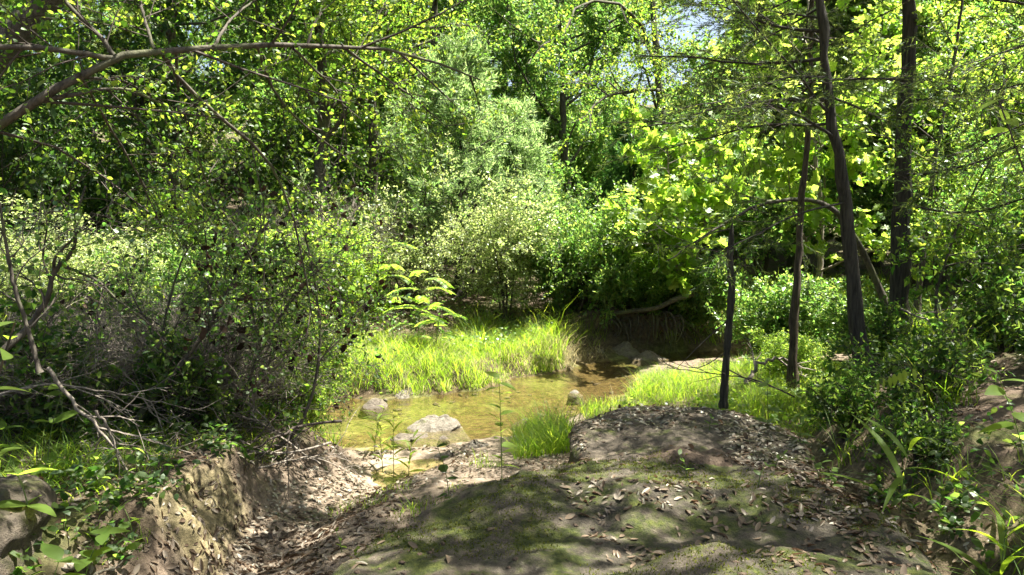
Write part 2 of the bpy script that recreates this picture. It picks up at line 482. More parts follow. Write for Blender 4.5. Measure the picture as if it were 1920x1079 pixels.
def woody(name, label, cat, base, stems, group=None, seed=0, bark='bark_oak', leafm='leaf_oak', tmpl='diamond',
          limb=dict(n=10, t0=.3, t1=1.0, ang=1.0, L=3.0, wander=.12, trop=.02, shape=None, r=.4), xlimbs=(),
          br=dict(n=8, t0=.2, ang=.8, L=1.1, wander=.12, trop=.0), tw=dict(n=8, t0=.15, ang=.7, L=.4, wander=.12, trop=-.02),
          lf=dict(n=20, L=.05, W=.03, ang=.9, up=.5, droop=0.0), split=True, k=10, flat=0.0, twig='twig_dark', trunk_noise=0.06,
          keep=None, twig_k=3, extra_leaf=None):
    """a tree or shrub: stems (world polylines with end radii) > limbs > branches > twigs > leaves"""
    rng = np.random.default_rng(seed)
    base = np.asarray(base, float)
    root = thing(name, label, cat, base, group)
    LP = 12
    limbP, limbR = [], []
    for (path, r0, r1) in stems:
        path = resample(np.asarray(path, float) - base, 28)
        t = np.linspace(0, 1, 28)
        path[1:-1] += rng.normal(size=(26, 3)) * r0 * 0.12
        rad = r0 + (r1 - r0) * t ** 0.8
        rad = rad * (1 + trunk_noise * rng.normal(size=28)) + r0 * 0.55 * np.exp(-t * 22)
        ii_, jj_ = np.meshgrid(np.arange(28), np.arange(k), indexing='ij'); an = jj_*2*math.pi/k
        rough = 1 + .16*fbm(np.cos(an)*2.2 + seed, np.sin(an)*2.2, ii_*.16, oct=2) if k >= 9 else np.ones((28, k))
        g = Geo(); V, q = tubes(path[None], (rad[:, None]*rough)[None], k); g.add(V, q)
        g.build('trunk' if cat == 'tree' else 'stem', M[bark], root, True)
        n = limb['n']
        if n:
            o, d, par, tt = sprout(path[None], n, limb['t0'], limb['t1'], limb['ang'], rng, flat)
            shp = limb.get('shape')
            Ls = limb['L'] * (shp(tt) if shp else 1.0) * (0.75 + 0.5 * rng.random(n))
            P = grow(o, d, Ls, LP, limb.get('wander', .12), limb.get('trop', .02), rng)
            rr = np.interp(tt, t, rad) * limb.get('r', .4)
            rr = np.minimum(rr, 0.02 + Ls * 0.02)
            limbP.append(P); limbR.append(rr[:, None] * np.linspace(1, .22, LP)[None])
    for (path, r0, r1) in xlimbs:
        P = resample(np.asarray(path, float) - base, LP)[None]
        P[:, 1:-1] += rng.normal(size=(1, LP - 2, 3)) * r0 * 0.25
        limbP.append(P); limbR.append(np.linspace(r0, r1, LP)[None])
    limbP = np.concatenate(limbP); limbR = np.concatenate(limbR)
    if keep is not None:
        kk = keep(limbP[:, -1] + base); limbP = limbP[kk]; limbR = limbR[kk]
    if split:
        for i in range(len(limbP)):
            g = Geo(); V, q = tubes(limbP[i], limbR[i], 6); g.add(V, q); g.build('limb', M[bark], root, True)
    else:
        ii = [0, 2, 4, 6, 8, 11]
        g = Geo(); V, q = tubes(limbP[:, ii], limbR[:, ii], 5); g.add(V, q); g.build('limbs', M[bark], root, True, kind='stuff')
    LL = np.linalg.norm(np.diff(limbP, axis=1), axis=2).sum(1)
    tips = limbP
    g = Geo()
    if br and br['n']:
        o, d, par, t = sprout(limbP, br['n'], br['t0'], 1.0, br['ang'], rng, flat)
        Lb = br['L'] * (0.6 + 0.7 * rng.random(len(o))) * np.clip(1.25 - 0.55 * t, .4, 1.2)
        Lb = np.minimum(Lb, LL[par] * 0.9)
        bp = grow(o, d, Lb, 7, br.get('wander', .12), br.get('trop', 0), rng)
        rb = np.clip(limbR[par, 3] * .35, .003, .03)
        ii = [0, 2, 4, 6] if split else [0, 3, 6]
        V, q = tubes(bp[:, ii], (rb[:, None] * np.linspace(1, .35, 7)[None])[:, ii], 4 if split else 3); g.add(V, q)
        tips = bp
    if tw and tw['n']:
        o, d, par, t = sprout(tips, tw['n'], tw['t0'], 1.0, tw['ang'], rng, flat)
        Lt = tw['L'] * (0.5 + 0.8 * rng.random(len(o)))
        tp = grow(o, d, Lt, 4, tw.get('wander', .12), tw.get('trop', 0), rng)
        ii = [0, 2, 3] if split else [0, 3]
        V, q = tubes(tp[:, ii], (np.full((len(tp), 1), tw.get('r', .0022)) * np.linspace(1, .5, 4)[None])[:, ii], twig_k); g.add(V, q)
        tips = tp
    g.build('twigs', M[twig], root, False, kind='stuff')
    if lf and lf['n']:
        C, A, nn, L, W = leaves_on(tips, lf['n'], lf['L'], lf['W'], rng, lf.get('ang', .9), lf.get('up', .5), lf.get('t0', .1), lf.get('droop', 0), lf.get('jit', 0))
        V, F = leaf_geo(tmpl, C, A, nn, L, W)
        Geo().add(V, F).build('foliage', M[leafm], root, False, kind='stuff')
    if extra_leaf:
        n = int(extra_leaf['n'])
        pick = rng.integers(0, len(tips), n)
        C, A, nn, L, W = leaves_on(tips[pick], 2, extra_leaf['L'], extra_leaf['W'], rng, 1.2, 0.1, .3, .6)
        V, F = leaf_geo('oval', C, A, nn, L, W)
        Geo().add(V, F).build('withered_leaves', M[extra_leaf['mat']], root, False, kind='stuff')
    return root

# ------------------------------------------------------------------ the lie of the land
CH = np.array([(-14, 7.6, 1.0), (-6, 8.2, .95), (-3.2, 8.5, 1.0), (-1.4, 8.45, 1.15), (-.4, 8.7, 1.15), (.45, 9.7, .88), (1.0, 11.0, .62), (1.6, 12.0, .55),
               (2.7, 12.7, .45), (4.5, 13.1, .40), (8, 13.9, .45), (20, 16, .6)], float)

def chan(x, y):
    best = np.full(x.shape, 1e9); side = np.zeros(x.shape)
    for a, b in zip(CH[:-1], CH[1:]):
        ex, ey = b[0]-a[0], b[1]-a[1]
        t = np.clip(((x-a[0])*ex + (y-a[1])*ey) / (ex*ex+ey*ey), 0, 1)
        dx, dy = x-(a[0]+t*ex), y-(a[1]+t*ey)
        d = np.hypot(dx, dy) - (a[2] + t*(b[2]-a[2]))
        s = ex*dy - ey*dx
        m = d < best
        best = np.where(m, d, best); side = np.where(m, s, side)
    return best, side          # side > 0: far (left-hand) bank

GUL = np.array([(-1.55, 1.0), (-1.48, 3.0), (-1.42, 4.1), (-1.22, 5.2), (-.98, 6.2), (-.7, 7.3)])
RG = np.array([(1.45, 5.9), (1.62, 5.2), (1.78, 4.5), (1.85, 3.9)])
def dist_line(x, y, Ln):
    best = np.full(x.shape, 1e9)
    for a, b in zip(Ln[:-1], Ln[1:]):
        ex, ey = b[0]-a[0], b[1]-a[1]
        t = np.clip(((x-a[0])*ex + (y-a[1])*ey) / (ex*ex+ey*ey), 0, 1)
        best = np.minimum(best, np.hypot(x-(a[0]+t*ex), y-(a[1]+t*ey)))
    return best

def height(x, y, full=False):
    x = np.asarray(x, float); y = np.asarray(y, float)
    d, side = chan(x, y)
    wob = 0.17 * fbm(x*1.3, y*1.3, oct=4, gain=.6)
    d = d + wob
    far = side > 0
    big = fbm(x*.35, y*.35, oct=3)
    # near bank
    low = 0.05 + 0.23 * ss(0, 2.4, d)
    rb = x - np.interp(y, [0, 2, 3.2, 4.5, 6, 7.5, 9, 12, 16, 30], [1.7, 1.8, 1.95, 2.02, 2.3, 2.8, 3.7, 5.6, 8, 14]) + .12*fbm(x*2.2+5, y*2.2, oct=3) + .05*fbm(x*9, y*9, oct=3)
    right = 0.46 * ss(-.12, .62, rb) + 0.33 * np.clip(rb - .3, 0, 5) 
    lb = np.interp(y, [0, 3.2, 4.6, 5.6, 6.7, 7.6, 9], [-1.85, -1.82, -1.66, -1.55, -1.35, -1.7, -3]) - x + .10*fbm(x*2.6, y*2.6+7, oct=3) + .045*fbm(x*10, y*10, oct=3)
    lw = .20 + .45*ss(5.0, 5.6, y) + .35*ss(4.1, 3.6, y)
    left = (0.36 * np.clip((lb+.02)/lw, 0, 1)**.8 + 0.05 * np.clip(lb-.2, 0, 6)) * ss(0.05, .45, d)
    gd = dist_line(x, y, GUL)
    gul = -0.16 * np.exp(-(gd/.34)**2) * ss(-.1, .8, d) * (lb < .25)
    rgd = dist_line(x, y, RG)
    rgul = 0.20 * np.exp(-(rgd/.42)**2) - 0.16 * np.exp(-(rgd/.13)**2)
    hn = low + right + left + gul + rgul
    # far bank
    spit = np.exp(-((x+.55)/1.75)**2) * np.exp(-np.clip(y-12.2, 0, 9)**2/1.0)
    sw = np.where((x > -2.2) & (x < 1.6), .30, .55)
    hf = (0.06 + 0.22*ss(0, .35, d)) + (1-spit)*(.25*ss(0.1, .9, d) + .38*ss(.8, 3.5, d)) + 0.05*np.clip(d-3, 0, 12)
    hf = hf + 0.20*np.clip(y - 22, 0, 60) + np.clip(-x-5, 0, 20)*.04
    h = np.where(far, hf, hn) 
    h = h + 0.05*big*ss(0.2, 2, d) + 0.022*fbm(x*3.1, y*3.1, oct=4)*ss(-.2, .5, d) + 0.008*fbm(x*13, y*13, oct=3)
    bedz = -0.05 - 0.10*ss(0, -.9, d) + .045*fbm(x*2.2+3, y*2.2, oct=3)
    w = ss(-.22, .16, d)
    h = bedz*(1-w) + h*w
    h = h + np.clip(np.hypot(x, y-10) - 45, 0, 200)*.05
    if full:
        return h, d, far, rb, lb, gd
    return h

def hz(x, y):
    return float(height(np.array([float(x)]), np.array([float(y)]))[0])

def spaced(lo, hi, fine, a, b):
    """fine steps inside [lo,hi], growing outwards to a and b"""
    mid = np.arange(lo, hi, fine); out = [hi]; st = fine
    while out[-1] < b: st *= 1.13; out.append(out[-1] + st)
    left = [lo]; st = fine
    while left[-1] > a: st *= 1.13; left.append(left[-1] - st)
    return np.concatenate([np.array(left[:0:-1]), mid, np.array(out)])

xs = spaced(-4.2, 4.2, .038, -160, 160)
ys = spaced(2.2, 12.8, .046, -120, 260)
GX, GY = np.meshgrid(xs, ys)
GZ, gd_, gfar, grb, glb, ggd = height(GX.ravel(), GY.ravel(), True)
V = np.stack([GX.ravel(), GY.ravel(), GZ], 1)
nx, ny = len(xs), len(ys)
idx = np.arange(nx*ny).reshape(ny, nx)
Q = np.stack([idx[:-1, :-1], idx[:-1, 1:], idx[1:, 1:], idx[1:, :-1]], -1).reshape(-1, 4)
gme = mesh_np('ground', V, Q, M['soil'], True)
X, Y = GX.ravel(), GY.ravel()
near = ~gfar
sand = near * ss(2.6, 1.2, gd_) * ss(.1, -.2, glb) * ss(.1, -.3, grb) * (Y > 3) 
sand = np.maximum(sand, near * ss(.2, -.1, glb) * ss(.1, -.3, grb) * .6) * ss(7.6, 6.6, Y - 1.2*(X < .9)) + .35*near*ss(6.6, 7.6, Y)*ss(.1, -.3, grb)
clay = near * ss(-.10, .02, glb) * ss(.26, .12, glb) * (gd_ > .1) * ss(5.1, 4.75, Y + .35*fbm(X*3, Y*3, oct=2)) * ss(3.9, 4.15, Y)
clay = np.maximum(clay, .35 * near * ss(-.12, .02, grb) * ss(.5, .3, grb))
bed = ss(.10, -.05, gd_)
moss = np.clip(near * (ss(.1, .4, glb) + ss(.2, .5, grb)) * .8 + (~near) * np.clip(.6 + .1*(Y-13), .6, 1), 0, 1)
for nm, arr in (('sand', sand), ('clay', clay), ('bed', bed), ('moss', moss)):
    a = gme.attributes.new(nm, 'FLOAT', 'POINT'); a.data.foreach_set('value', np.asarray(arr, np.float32))
ground = obj('ground', gme, kind='structure')

wx, wy = np.linspace(-14, 9, 60), np.linspace(6.0, 19, 50)
WX, WY = np.meshgrid(wx, wy)
idx = np.arange(3000).reshape(50, 60)
Q = np.stack([idx[:-1, :-1], idx[:-1, 1:], idx[1:, 1:], idx[1:, :-1]], -1).reshape(-1, 4)
obj('creek_water', mesh_np('creek_water', np.stack([WX.ravel(), WY.ravel(), np.zeros(3000)], 1), Q, M['water'], True), kind='structure')

SURF = []         # (vertices, quads) of rocks, world space

def rock(name, label, outline, ztop, depth, mat, seed, edge=.55, tilt=(0, 0), lump=.05, group=None, cat='rock', nth=150, nr=70, strata=0.0, kind=None, dome=.10, flare=0.0):
    """a solid rock: outline (plan polygon), domed top, rounded shoulders, sides running down into the ground"""
    rng = np.random.default_rng(seed)
    out = np.asarray(outline, float); c = out.mean(0)
    loop = np.concatenate([out[-2:], out, out[:3]])
    cr = resample(loop, 600)
    ang = np.arctan2(cr[:, 1]-c[1], cr[:, 0]-c[0]); rad = np.hypot(cr[:, 0]-c[0], cr[:, 1]-c[1])
    o = np.argsort(ang); ang, rad = ang[o], rad[o]
    th = np.linspace(-math.pi, math.pi, nth, endpoint=False)
    R = np.interp(th, ang, rad, period=2*math.pi)
    R = (R + np.roll(R, 1) + np.roll(R, -1)) / 3
    s = np.linspace(0, 1, nr)
    # s<.72 walks over the top, then the shoulder, then down the side
    rho = np.where(s < .72, s/.72*.86, .86 + .14*np.sin(np.clip((s-.72)/.16, 0, 1)*math.pi/2))
    drop = np.where(s < .72, edge*dome*(s/.72)**2.2, edge*dome + edge*.35*(1-np.cos(np.clip((s-.72)/.16, 0, 1)*math.pi/2)))
    drop = drop + np.clip((s-.88)/.12, 0, 1)*depth
    TH, RH = np.meshgrid(th, rho, indexing='ij'); D = np.broadcast_to(drop, TH.shape)
    r = R[:, None]*RH*(1 + flare*np.clip((s-.80)/.20, 0, 1))
    x = c[0] + r*np.cos(TH); y = c[1] + r*np.sin(TH)
    z = ztop + tilt[0]*(x-c[0]) + tilt[1]*(y-c[1]) - D
    nz = fbm(x*1.7+seed, y*1.7, z*1.7, oct=3)
    z = z + lump*nz*np.exp(-D*3) + lump*.42*fbm(x*6, y*6+seed, z*6, oct=5, gain=.58)
    bul = lump*1.1*fbm(x*3+seed*2, y*3, z*5, oct=4) * ss(.75, .9, np.broadcast_to(s, TH.shape))
    if strata: bul = bul + strata*np.sin(z*38 + 2*nz)*ss(.8, .95, np.broadcast_to(s, TH.shape))
    x = x + bul*np.cos(TH); y = y + bul*np.sin(TH)
    V = np.stack([x, y, z], -1)
    V[:, 0] = V[:, 0].mean(0)
    base = np.array([c[0], c[1], ztop - depth])
    idx = np.arange(nth*nr).reshape(nth, nr)
    q = np.stack([idx[:, :-1], np.roll(idx, -1, 0)[:, :-1], np.roll(idx, -1, 0)[:, 1:], idx[:, 1:]], -1).reshape(-1, 4)[:, ::-1]
    # seen from above the winding runs counter-clockwise so that normals point out
    q = q[:, ::-1]
    Vw = V.reshape(-1, 3)
    o_ = obj(name, mesh_np(name, Vw - base, q, mat, True), loc=tuple(base))
    if kind: o_['kind'] = kind
    tag(o_, label, cat, group)
    SURF.append((Vw, q))
    return o_

# the sandstone shelf in the foreground
rock('rock_ledge', 'mossy rounded sandstone ledge in the foreground with dry leaves scattered on it',
     [(-.80, 3.35), (-.72, 3.8), (-.42, 4.3), (.0, 4.72), (.42, 4.90), (1.0, 4.95), (1.5, 4.75), (1.85, 4.2), (1.85, 3.3), (1.3, 2.6), (.2, 2.35), (-.5, 2.6)],
     .585, .55, M['ledge'], 11, edge=.34, dome=.05, tilt=(.02, .035), lump=.05, nth=220, nr=120)
rock('rock_block', 'flat-topped dusty sandstone block at the water end of the foreground shelf',
     [(.42, 5.45), (.46, 5.85), (.70, 6.15), (1.15, 6.3), (1.7, 6.25), (2.0, 5.8), (1.95, 5.0), (1.7, 4.2), (1.2, 3.9), (.72, 4.1), (.50, 4.7)],
     .595, .70, M['block'], 23, edge=.26, dome=.04, tilt=(-.02, .055), lump=.035, nth=170, nr=90, strata=.008)
rock('near_boulder', 'smooth greenish sandstone hump at the bottom edge nearest the viewer',
     [(.18, 2.5), (.22, 2.95), (.55, 3.26), (1.0, 3.38), (1.4, 3.3), (1.75, 3.0), (1.85, 2.4), (1.4, 1.8), (.7, 1.8), (.25, 2.1)],
     .70, .7, M['ledge'], 37, edge=.45, tilt=(0, .02), lump=.04, nth=150, nr=70)
rock('corner_boulder', 'weathered layered rock cut off by the lower left corner',
     [(-2.9, 3.2), (-2.75, 3.75), (-2.45, 3.95), (-2.20, 3.75), (-2.13, 3.4), (-2.2, 2.9), (-2.6, 2.7)],
     .86, .8, M['block'], 41, edge=.5, lump=.06, nth=140, nr=70, strata=.02)
rock('dirt_mound', 'crumbly brown earth lump between the flat block and the mossy ledge',
     [(.80, 4.82), (.86, 5.05), (1.1, 5.16), (1.38, 5.05), (1.45, 4.8), (1.3, 4.62), (.98, 4.62)],
     .70, .45, M['soil'], 43, edge=.20, dome=.5, lump=.06, nth=120, nr=60, cat='earth')
rock('undercut_bank', 'dark undercut earth bank with hanging roots at the head of the pool',
     [(.95, 13.6), (1.3, 13.15), (1.75, 13.25), (2.2, 13.2), (2.7, 13.45), (3.1, 14.0), (2.9, 15.0), (1.9, 15.3), (1.1, 14.8)],
     .74, .95, M['soil'], 47, edge=.30, lump=.10, nth=160, nr=70, cat='bank')
# stones in and by the creek
def stone(label, px, py, z, w, dpt, h, seed, mat='stone', yaw=0.0):
    c = at_z(px, py, z)
    rng = np.random.default_rng(seed)
    a = np.linspace(0, 2*math.pi, 9, endpoint=False)
    rr = 1 + .16*rng.normal(size=9)
    ox, oy = np.cos(a)*w*.5*rr, np.sin(a)*dpt*.5*rr
    ca, sa = math.cos(yaw), math.sin(yaw)
    pts = np.stack([c[0]+ox*ca-oy*sa, c[1]+ox*sa+oy*ca], 1)
    return rock('stone', label, pts, z+h, h+.25, M[mat], seed, edge=h*1.3, dome=.5, flare=.55, lump=min(.09, w*.2), nth=52, nr=30, group='stones in the creek', cat='stone')
stone('pale domed boulder standing alone in the middle of the pool', 822, 800, 0, .58, .46, .10, 51, yaw=-.3)
stone('dark-fronted boulder at the left end of the low bank', 758, 742, 0, .38, .42, .13, 52)
stone('long low mossy rock at the foot of the grassy spit', 800, 722, .02, .75, .5, .15, 53)
stone('flat tilted slab at the near water edge by the sand', 880, 852, -.02, .62, .22, .06, 54, yaw=.45)
stone('small dark stone just off the flat slab', 832, 826, -.02, .12, .10, .06, 55, 'wet_stone')
stone('small white-topped stone in the shaded end of the pool', 1080, 742, -.04, .16, .15, .06, 56)
stone('submerged-looking low slab in the near left shallows', 800, 832, -.05, .50, .32, .06, 59, 'wet_stone')
stone('grey slab in the dark mouth of the channel', 1172, 664, .02, .55, .4, .14, 60, 'wet_stone')
stone('stone at the tip of the spit under dry grass', 1120, 672, .0, .4, .3, .12, 61)
stone('broad wet slab in the dark channel under the roots', 1215, 672, .0, .6, .4, .12, 62, 'wet_stone')
stone('low flat ledge stone under the left end of the spit grass', 735, 727, 0, .55, .3, .07, 64)
stone('flat ledge stone at the middle foot of the spit', 870, 714, 0, .6, .25, .06, 65)
stone('small ledge stone at the right foot of the spit', 935, 706, 0, .4, .2, .06, 66, 'wet_stone')
stone('cobble near the fresh grass clump', 985, 792, -.03, .20, .16, .05, 69, 'wet_stone')
stone('knobbly stone half under the left shrubs at the waterline', 705, 762, 0, .2, .2, .10, 63, 'wet_stone')

def build_bvh():
    sel = (GX.ravel() > -6) & (GX.ravel() < 6) & (GY.ravel() > 1) & (GY.ravel() < 14)
    gi = np.arange(nx*ny).reshape(ny, nx)
    q = np.stack([gi[:-1, :-1], gi[:-1, 1:], gi[1:, 1:], gi[1:, :-1]], -1).reshape(-1, 4)
    q = q[sel[q].all(1)]
    Vs = [np.stack([GX.ravel(), GY.ravel(), GZ], 1)]; Fs = [q]; n = len(Vs[0])
    for v, f in SURF:
        Vs.append(v); Fs.append(f + n); n += len(v)
    return BVHTree.FromPolygons(np.concatenate(Vs).tolist(), np.concatenate(Fs).tolist())
SURFACE = build_bvh()
def drop(x, y):
    hit = SURFACE.ray_cast(Vector((x, y, 6.0)), Vector((0, 0, -1)))
    if hit[0] is None:
        return hz(x, y), np.array([0, 0, 1.0])
    n = np.array(hit[1]); n = n if n[2] > 0 else -n
    return hit[0].z, n
# ------------------------------------------------------------------ trees of the far wood
def P(pts):
    return np.array([at(*p) for p in pts])

def w(x, y, dz=0.0):
    return np.array([x, y, hz(x, y) + dz])

def simple_stem(x, y, H, lean=(0, 0), r0=.15, r1=.04, seed=0, bend=.25, n=6):
    rng = np.random.default_rng(seed)
    b = w(x, y, -.12)
    pts = [b]
    for i in range(1, n):
        t = i/(n-1)
        pts.append(b + np.array([lean[0]*t + bend*rng.normal()*t*.6, lean[1]*t + bend*rng.normal()*t*.6, H*t]))
    return (np.array(pts), r0, r1)

round_shape = lambda t: np.clip(1.15 - np.abs(t - .55)*1.2, .35, 1.2)
ragged_cone = lambda t: np.clip(1.12 - t, .10, 1.1)*(.65 + .7*np.abs(np.sin(t*23.0)))
cone_shape = lambda t: np.clip(1.12 - t, .10, 1.1)

def far_oak(seed, x, y, H=9.0, leafm='leaf_far', n_leaf=42, L=.09, label='', group=None, spread=3.0, name='oak_tree', bark='bark_oak', up=.5, t0=.13, nl=18):
    return woody(name, label, 'tree', w(x, y), [simple_stem(x, y, H, (.3, -.2), .16, .03, seed)], group, seed, bark, leafm, 'diamond',
        limb=dict(n=nl, t0=t0, t1=1.0, ang=1.05, L=spread, wander=.16, trop=.05, shape=round_shape, r=.5),
        br=dict(n=8, t0=.15, ang=.85, L=1.3, wander=.16, trop=.0), tw=dict(n=7, t0=.1, ang=.8, L=.55, wander=.15, trop=-.02, r=.004),
        lf=dict(n=n_leaf, L=L, W=L*.62, ang=1.0, up=up, jit=.05), split=False, k=9)

def far_juniper(seed, x, y, H=6.0, leafm='needle', L=.11, label='', group=None, spread=1.7, n_leaf=34, name='juniper_tree', t0=.06, nl=44, Wf=.26):
    return woody(name, label, 'tree', w(x, y), [simple_stem(x, y, H, (.1, 0), .11, .015, seed, .10)], group, seed, 'bark_cedar', leafm, 'sliver',
        limb=dict(n=nl, t0=t0, t1=.99, ang=1.05, L=spread, wander=.13, trop=.05, shape=ragged_cone, r=.35),
        br=dict(n=10, t0=.15, ang=.75, L=.55, wander=.12, trop=.03), tw=dict(n=5, t0=.1, ang=.7, L=.22, wander=.12, trop=.02, r=.003),
        lf=dict(n=n_leaf, L=L, W=L*Wf, ang=.6, up=.2, jit=.02), split=False, k=8)

FARLAB = 'tall leafy oak in the dense wood closing off the view'
FARJ = 'dark juniper in the dense wood closing off the view'
protoA = far_oak(101, -6.0, 21.0, 10.5, 'leaf_far', label=FARLAB, group='oaks massed on the far slope', spread=3.6)
protoB = far_oak(102, 10.4, 23.6, 10.0, 'leaf_far', label=FARLAB, group='oaks massed on the far slope', spread=3.4)
protoC = far_oak(103, -.4, 24.0, 11.0, 'leaf_far', label=FARLAB, group='oaks massed on the far slope', spread=3.6)
protoJ = far_juniper(104, -3.0, 20.0, 6.5, 'needle_far', label=FARJ, group='junipers massed on the far slope', spread=2.2, n_leaf=26, L=.13)
rng = np.random.default_rng(5)
spots = [(-10.5, 20.5), (-14.5, 23), (9.5, 21), (13.5, 22), (-2.8, 27), (1.8, 28.5), (10.4, 27), (-8.0, 27), (-12.5, 29), (-18, 28), (13.5, 29), (18, 27),
         (-5.5, 33), (.5, 34), (3.0, 35), (11.8, 35), (-11, 35), (-17, 36), (17.5, 35), (23, 32), (-23, 34), (-3, 41), (4, 42), (13, 43), (-10, 43), (17, 43), (-18, 44), (25, 42), (-26, 42)]
for i, (x, y) in enumerate(spots):
    c = copy_tree((protoA, protoB, protoC)[i % 3])
    c.location = w(x, y); c.rotation_euler = (0, 0, rng.random()*6.28); s = .9 + .3*rng.random(); c.scale = (s, s, s*(.95+.2*rng.random()))
for i, (x, y) in enumerate([(-8.2, 18.2), (-12, 17.5), (6.8, 19.5), (11, 18.5), (-5.8, 24.5), (-4.3, 27.5), (15, 21), (-16, 20)]):
    c = copy_tree(protoJ)
    c.location = w(x, y); c.rotation_euler = (0, 0, rng.random()*6.28); s = .85 + .4*rng.random(); c.scale = (s, s, s)

# ------------------------------------------------------------------ trees and shrubs of the middle distance
GM = 'trees along the far bank'
far_juniper(201, -.95, 14.2, 4.2, 'needle_pale', L=.075, label='pale grey-green feathery juniper standing sunlit in the centre behind the grassy spit', group=GM, spread=2.0, n_leaf=20, nl=42, Wf=.22)
far_juniper(202, -.15, 15.6, 3.3, 'needle_pale', L=.075, label='second pale juniper just behind and right of the central one', group=GM, spread=1.6, n_leaf=20, nl=44, Wf=.22)
far_juniper(203, 2.4, 16.0, 3.4, 'needle_fresh', L=.08, label='small fresh-green juniper in shade left of the broad-leaved sapling', group=GM, spread=1.3, n_leaf=16)
far_oak(204, -3.6, 14.6, 8.5, 'leaf_oak', 24, .075, 'dark-trunked leafy oak behind the left shrubs with its crown high over the bank', GM, 2.7, t0=.3)
c = copy_tree(protoA); c.location = w(1.4, 20.6); c.rotation_euler = (0, 0, 2.7); c.scale = (0.90, 0.90, 0.90); tag(c, 'dark oak with crooked limbs right of the central juniper', 'tree', GM)
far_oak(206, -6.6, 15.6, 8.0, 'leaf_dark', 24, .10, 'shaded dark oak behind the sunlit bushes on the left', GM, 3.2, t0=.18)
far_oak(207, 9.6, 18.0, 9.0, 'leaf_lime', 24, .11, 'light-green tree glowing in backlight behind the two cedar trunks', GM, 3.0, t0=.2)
far_oak(210, 5.3, 23.5, 4.6, 'leaf_far', 26, .10, 'lower oak below the bright gap of sky', GM, 2.2, t0=.2)
c = copy_tree(protoB); c.location = w(10.2, 14.2); c.rotation_euler = (0, 0, 0.4); c.scale = (0.85, 0.85, 0.75); tag(c, 'leafy tree on the right-hand bank behind the thin trunks', 'tree', GM)
c = copy_tree(protoC); c.location = w(-2.0, 19.0); c.rotation_euler = (0, 0, 1.7); c.scale = (0.92, 0.92, 0.95); tag(c, 'tall oak whose yellow-green crown hangs over the central juniper', 'tree', GM)

b = w(3.2, 17.6)
woody('oak_tree', 'tall oak with crooked dark boughs hanging into the top middle of the view', 'tree', b,
    [(np.array([b+(0, 0, -.1), b+(.1, -.1, 2.0), b+(-.1, -.3, 4.2), b+(-.3, -.5, 6.2), b+(-.5, -.6, 8.2)]), .15, .03)],
    GM, 215, 'bark_oak', 'leaf_oak', 'diamond',
    limb=dict(n=12, t0=.3, t1=1.0, ang=1.1, L=2.0, wander=.15, trop=-.0, r=.45),
    xlimbs=[(np.concatenate([[b+(-.2, -.35, 4.6)], P([(1180, 20, 14), (1090, 5, 13), (1060, 60, 12.5), (1010, 85, 12), (990, 120, 11.6)])]), .05, .008),
            (np.concatenate([[b+(-.05, -.2, 3.4)], P([(1240, 170, 16), (1140, 180, 15.4), (1100, 215, 15), (1075, 230, 14.8)])]), .06, .01)],
    br=dict(n=8, t0=.2, ang=.85, L=1.0, wander=.16, trop=-.04), tw=dict(n=7, t0=.1, ang=.8, L=.4, wander=.15, trop=-.04, r=.003),
    lf=dict(n=19, L=.052, W=.034, ang=1.0, up=.3, jit=.025), split=True, k=10, keep=lambda t: ~((t[:, 0]/t[:, 1] > .15) & (t[:, 2] > 5.0)))
b = w(-2.9, 16.4)
woody('oak_tree', 'yellow-green oak filling the top of the view left of the central juniper', 'tree', b,
    [(np.array([b+(0, 0, -.1), b+(.1, -.1, 2.0), b+(.2, -.5, 4.2), b+(.3, -.9, 6.0), b+(.6, -1.4, 7.6)]), .14, .03)],
    GM, 216, 'bark_oak', 'leaf_oak', 'diamond',
    limb=dict(n=17, t0=.25, t1=1.0, ang=1.1, L=2.4, wander=.15, trop=-.01, r=.45),
    br=dict(n=8, t0=.15, ang=.85, L=1.0, wander=.16, trop=-.04), tw=dict(n=7, t0=.1, ang=.8, L=.4, wander=.15, trop=-.04, r=.003),
    lf=dict(n=19, L=.052, W=.034, ang=1.0, up=.3, jit=.025), split=True, k=10)
# broad-leaved saplings: their larger leaves are built one by one
def plate_tree(seed, base, stems, label, nleaf, L, zr, leafm='leaf_lime', group=None, single=0, **kw):
    r = woody('sycamore_sapling', label, 'tree', base, stems, group, seed, 'bark_pale', leafm, 'lobed', lf=dict(n=nleaf, L=L, W=L*1.05, ang=1.1, up=.25, droop=.7), split=False, **kw)
    if single:
        rg = np.random.default_rng(seed+7)
        me = []
        for v in range(4):
            C = np.zeros((1, 3)); A = np.array([[1.0, 0, -.1]]); nn = np.array([[.1*v-.15, .15*v-.2, 1.0]])
            Vv, F = leaf_geo('lobed', C, A, nn, np.array([1.0]), np.array([1.0+.08*v]))
            me.append(mesh_np('leaf', Vv, F, M[leafm]))
        c0 = np.asarray(stems[0][0][-1]) - np.asarray(base)
        for i in range(single):
            o = obj('leaf', me[i % 4], r)
            th = rg.random()*6.28; ph = rg.normal()*.55
            rr = zr*(.55+.5*rg.random())
            o.location = (c0[0]*.6 + rr*math.cos(th)*math.cos(ph), c0[1]*.6 + rr*math.sin(th)*math.cos(ph), c0[2]*.62 + rr*.85*math.sin(ph))
            s = L*(.8+.6*rg.random()); o.scale = (s, s, s)
            o.rotation_euler = (rg.normal()*.45, .35+rg.normal()*.4, rg.random()*6.28)
    return r
b = w(2.75, 13.9)
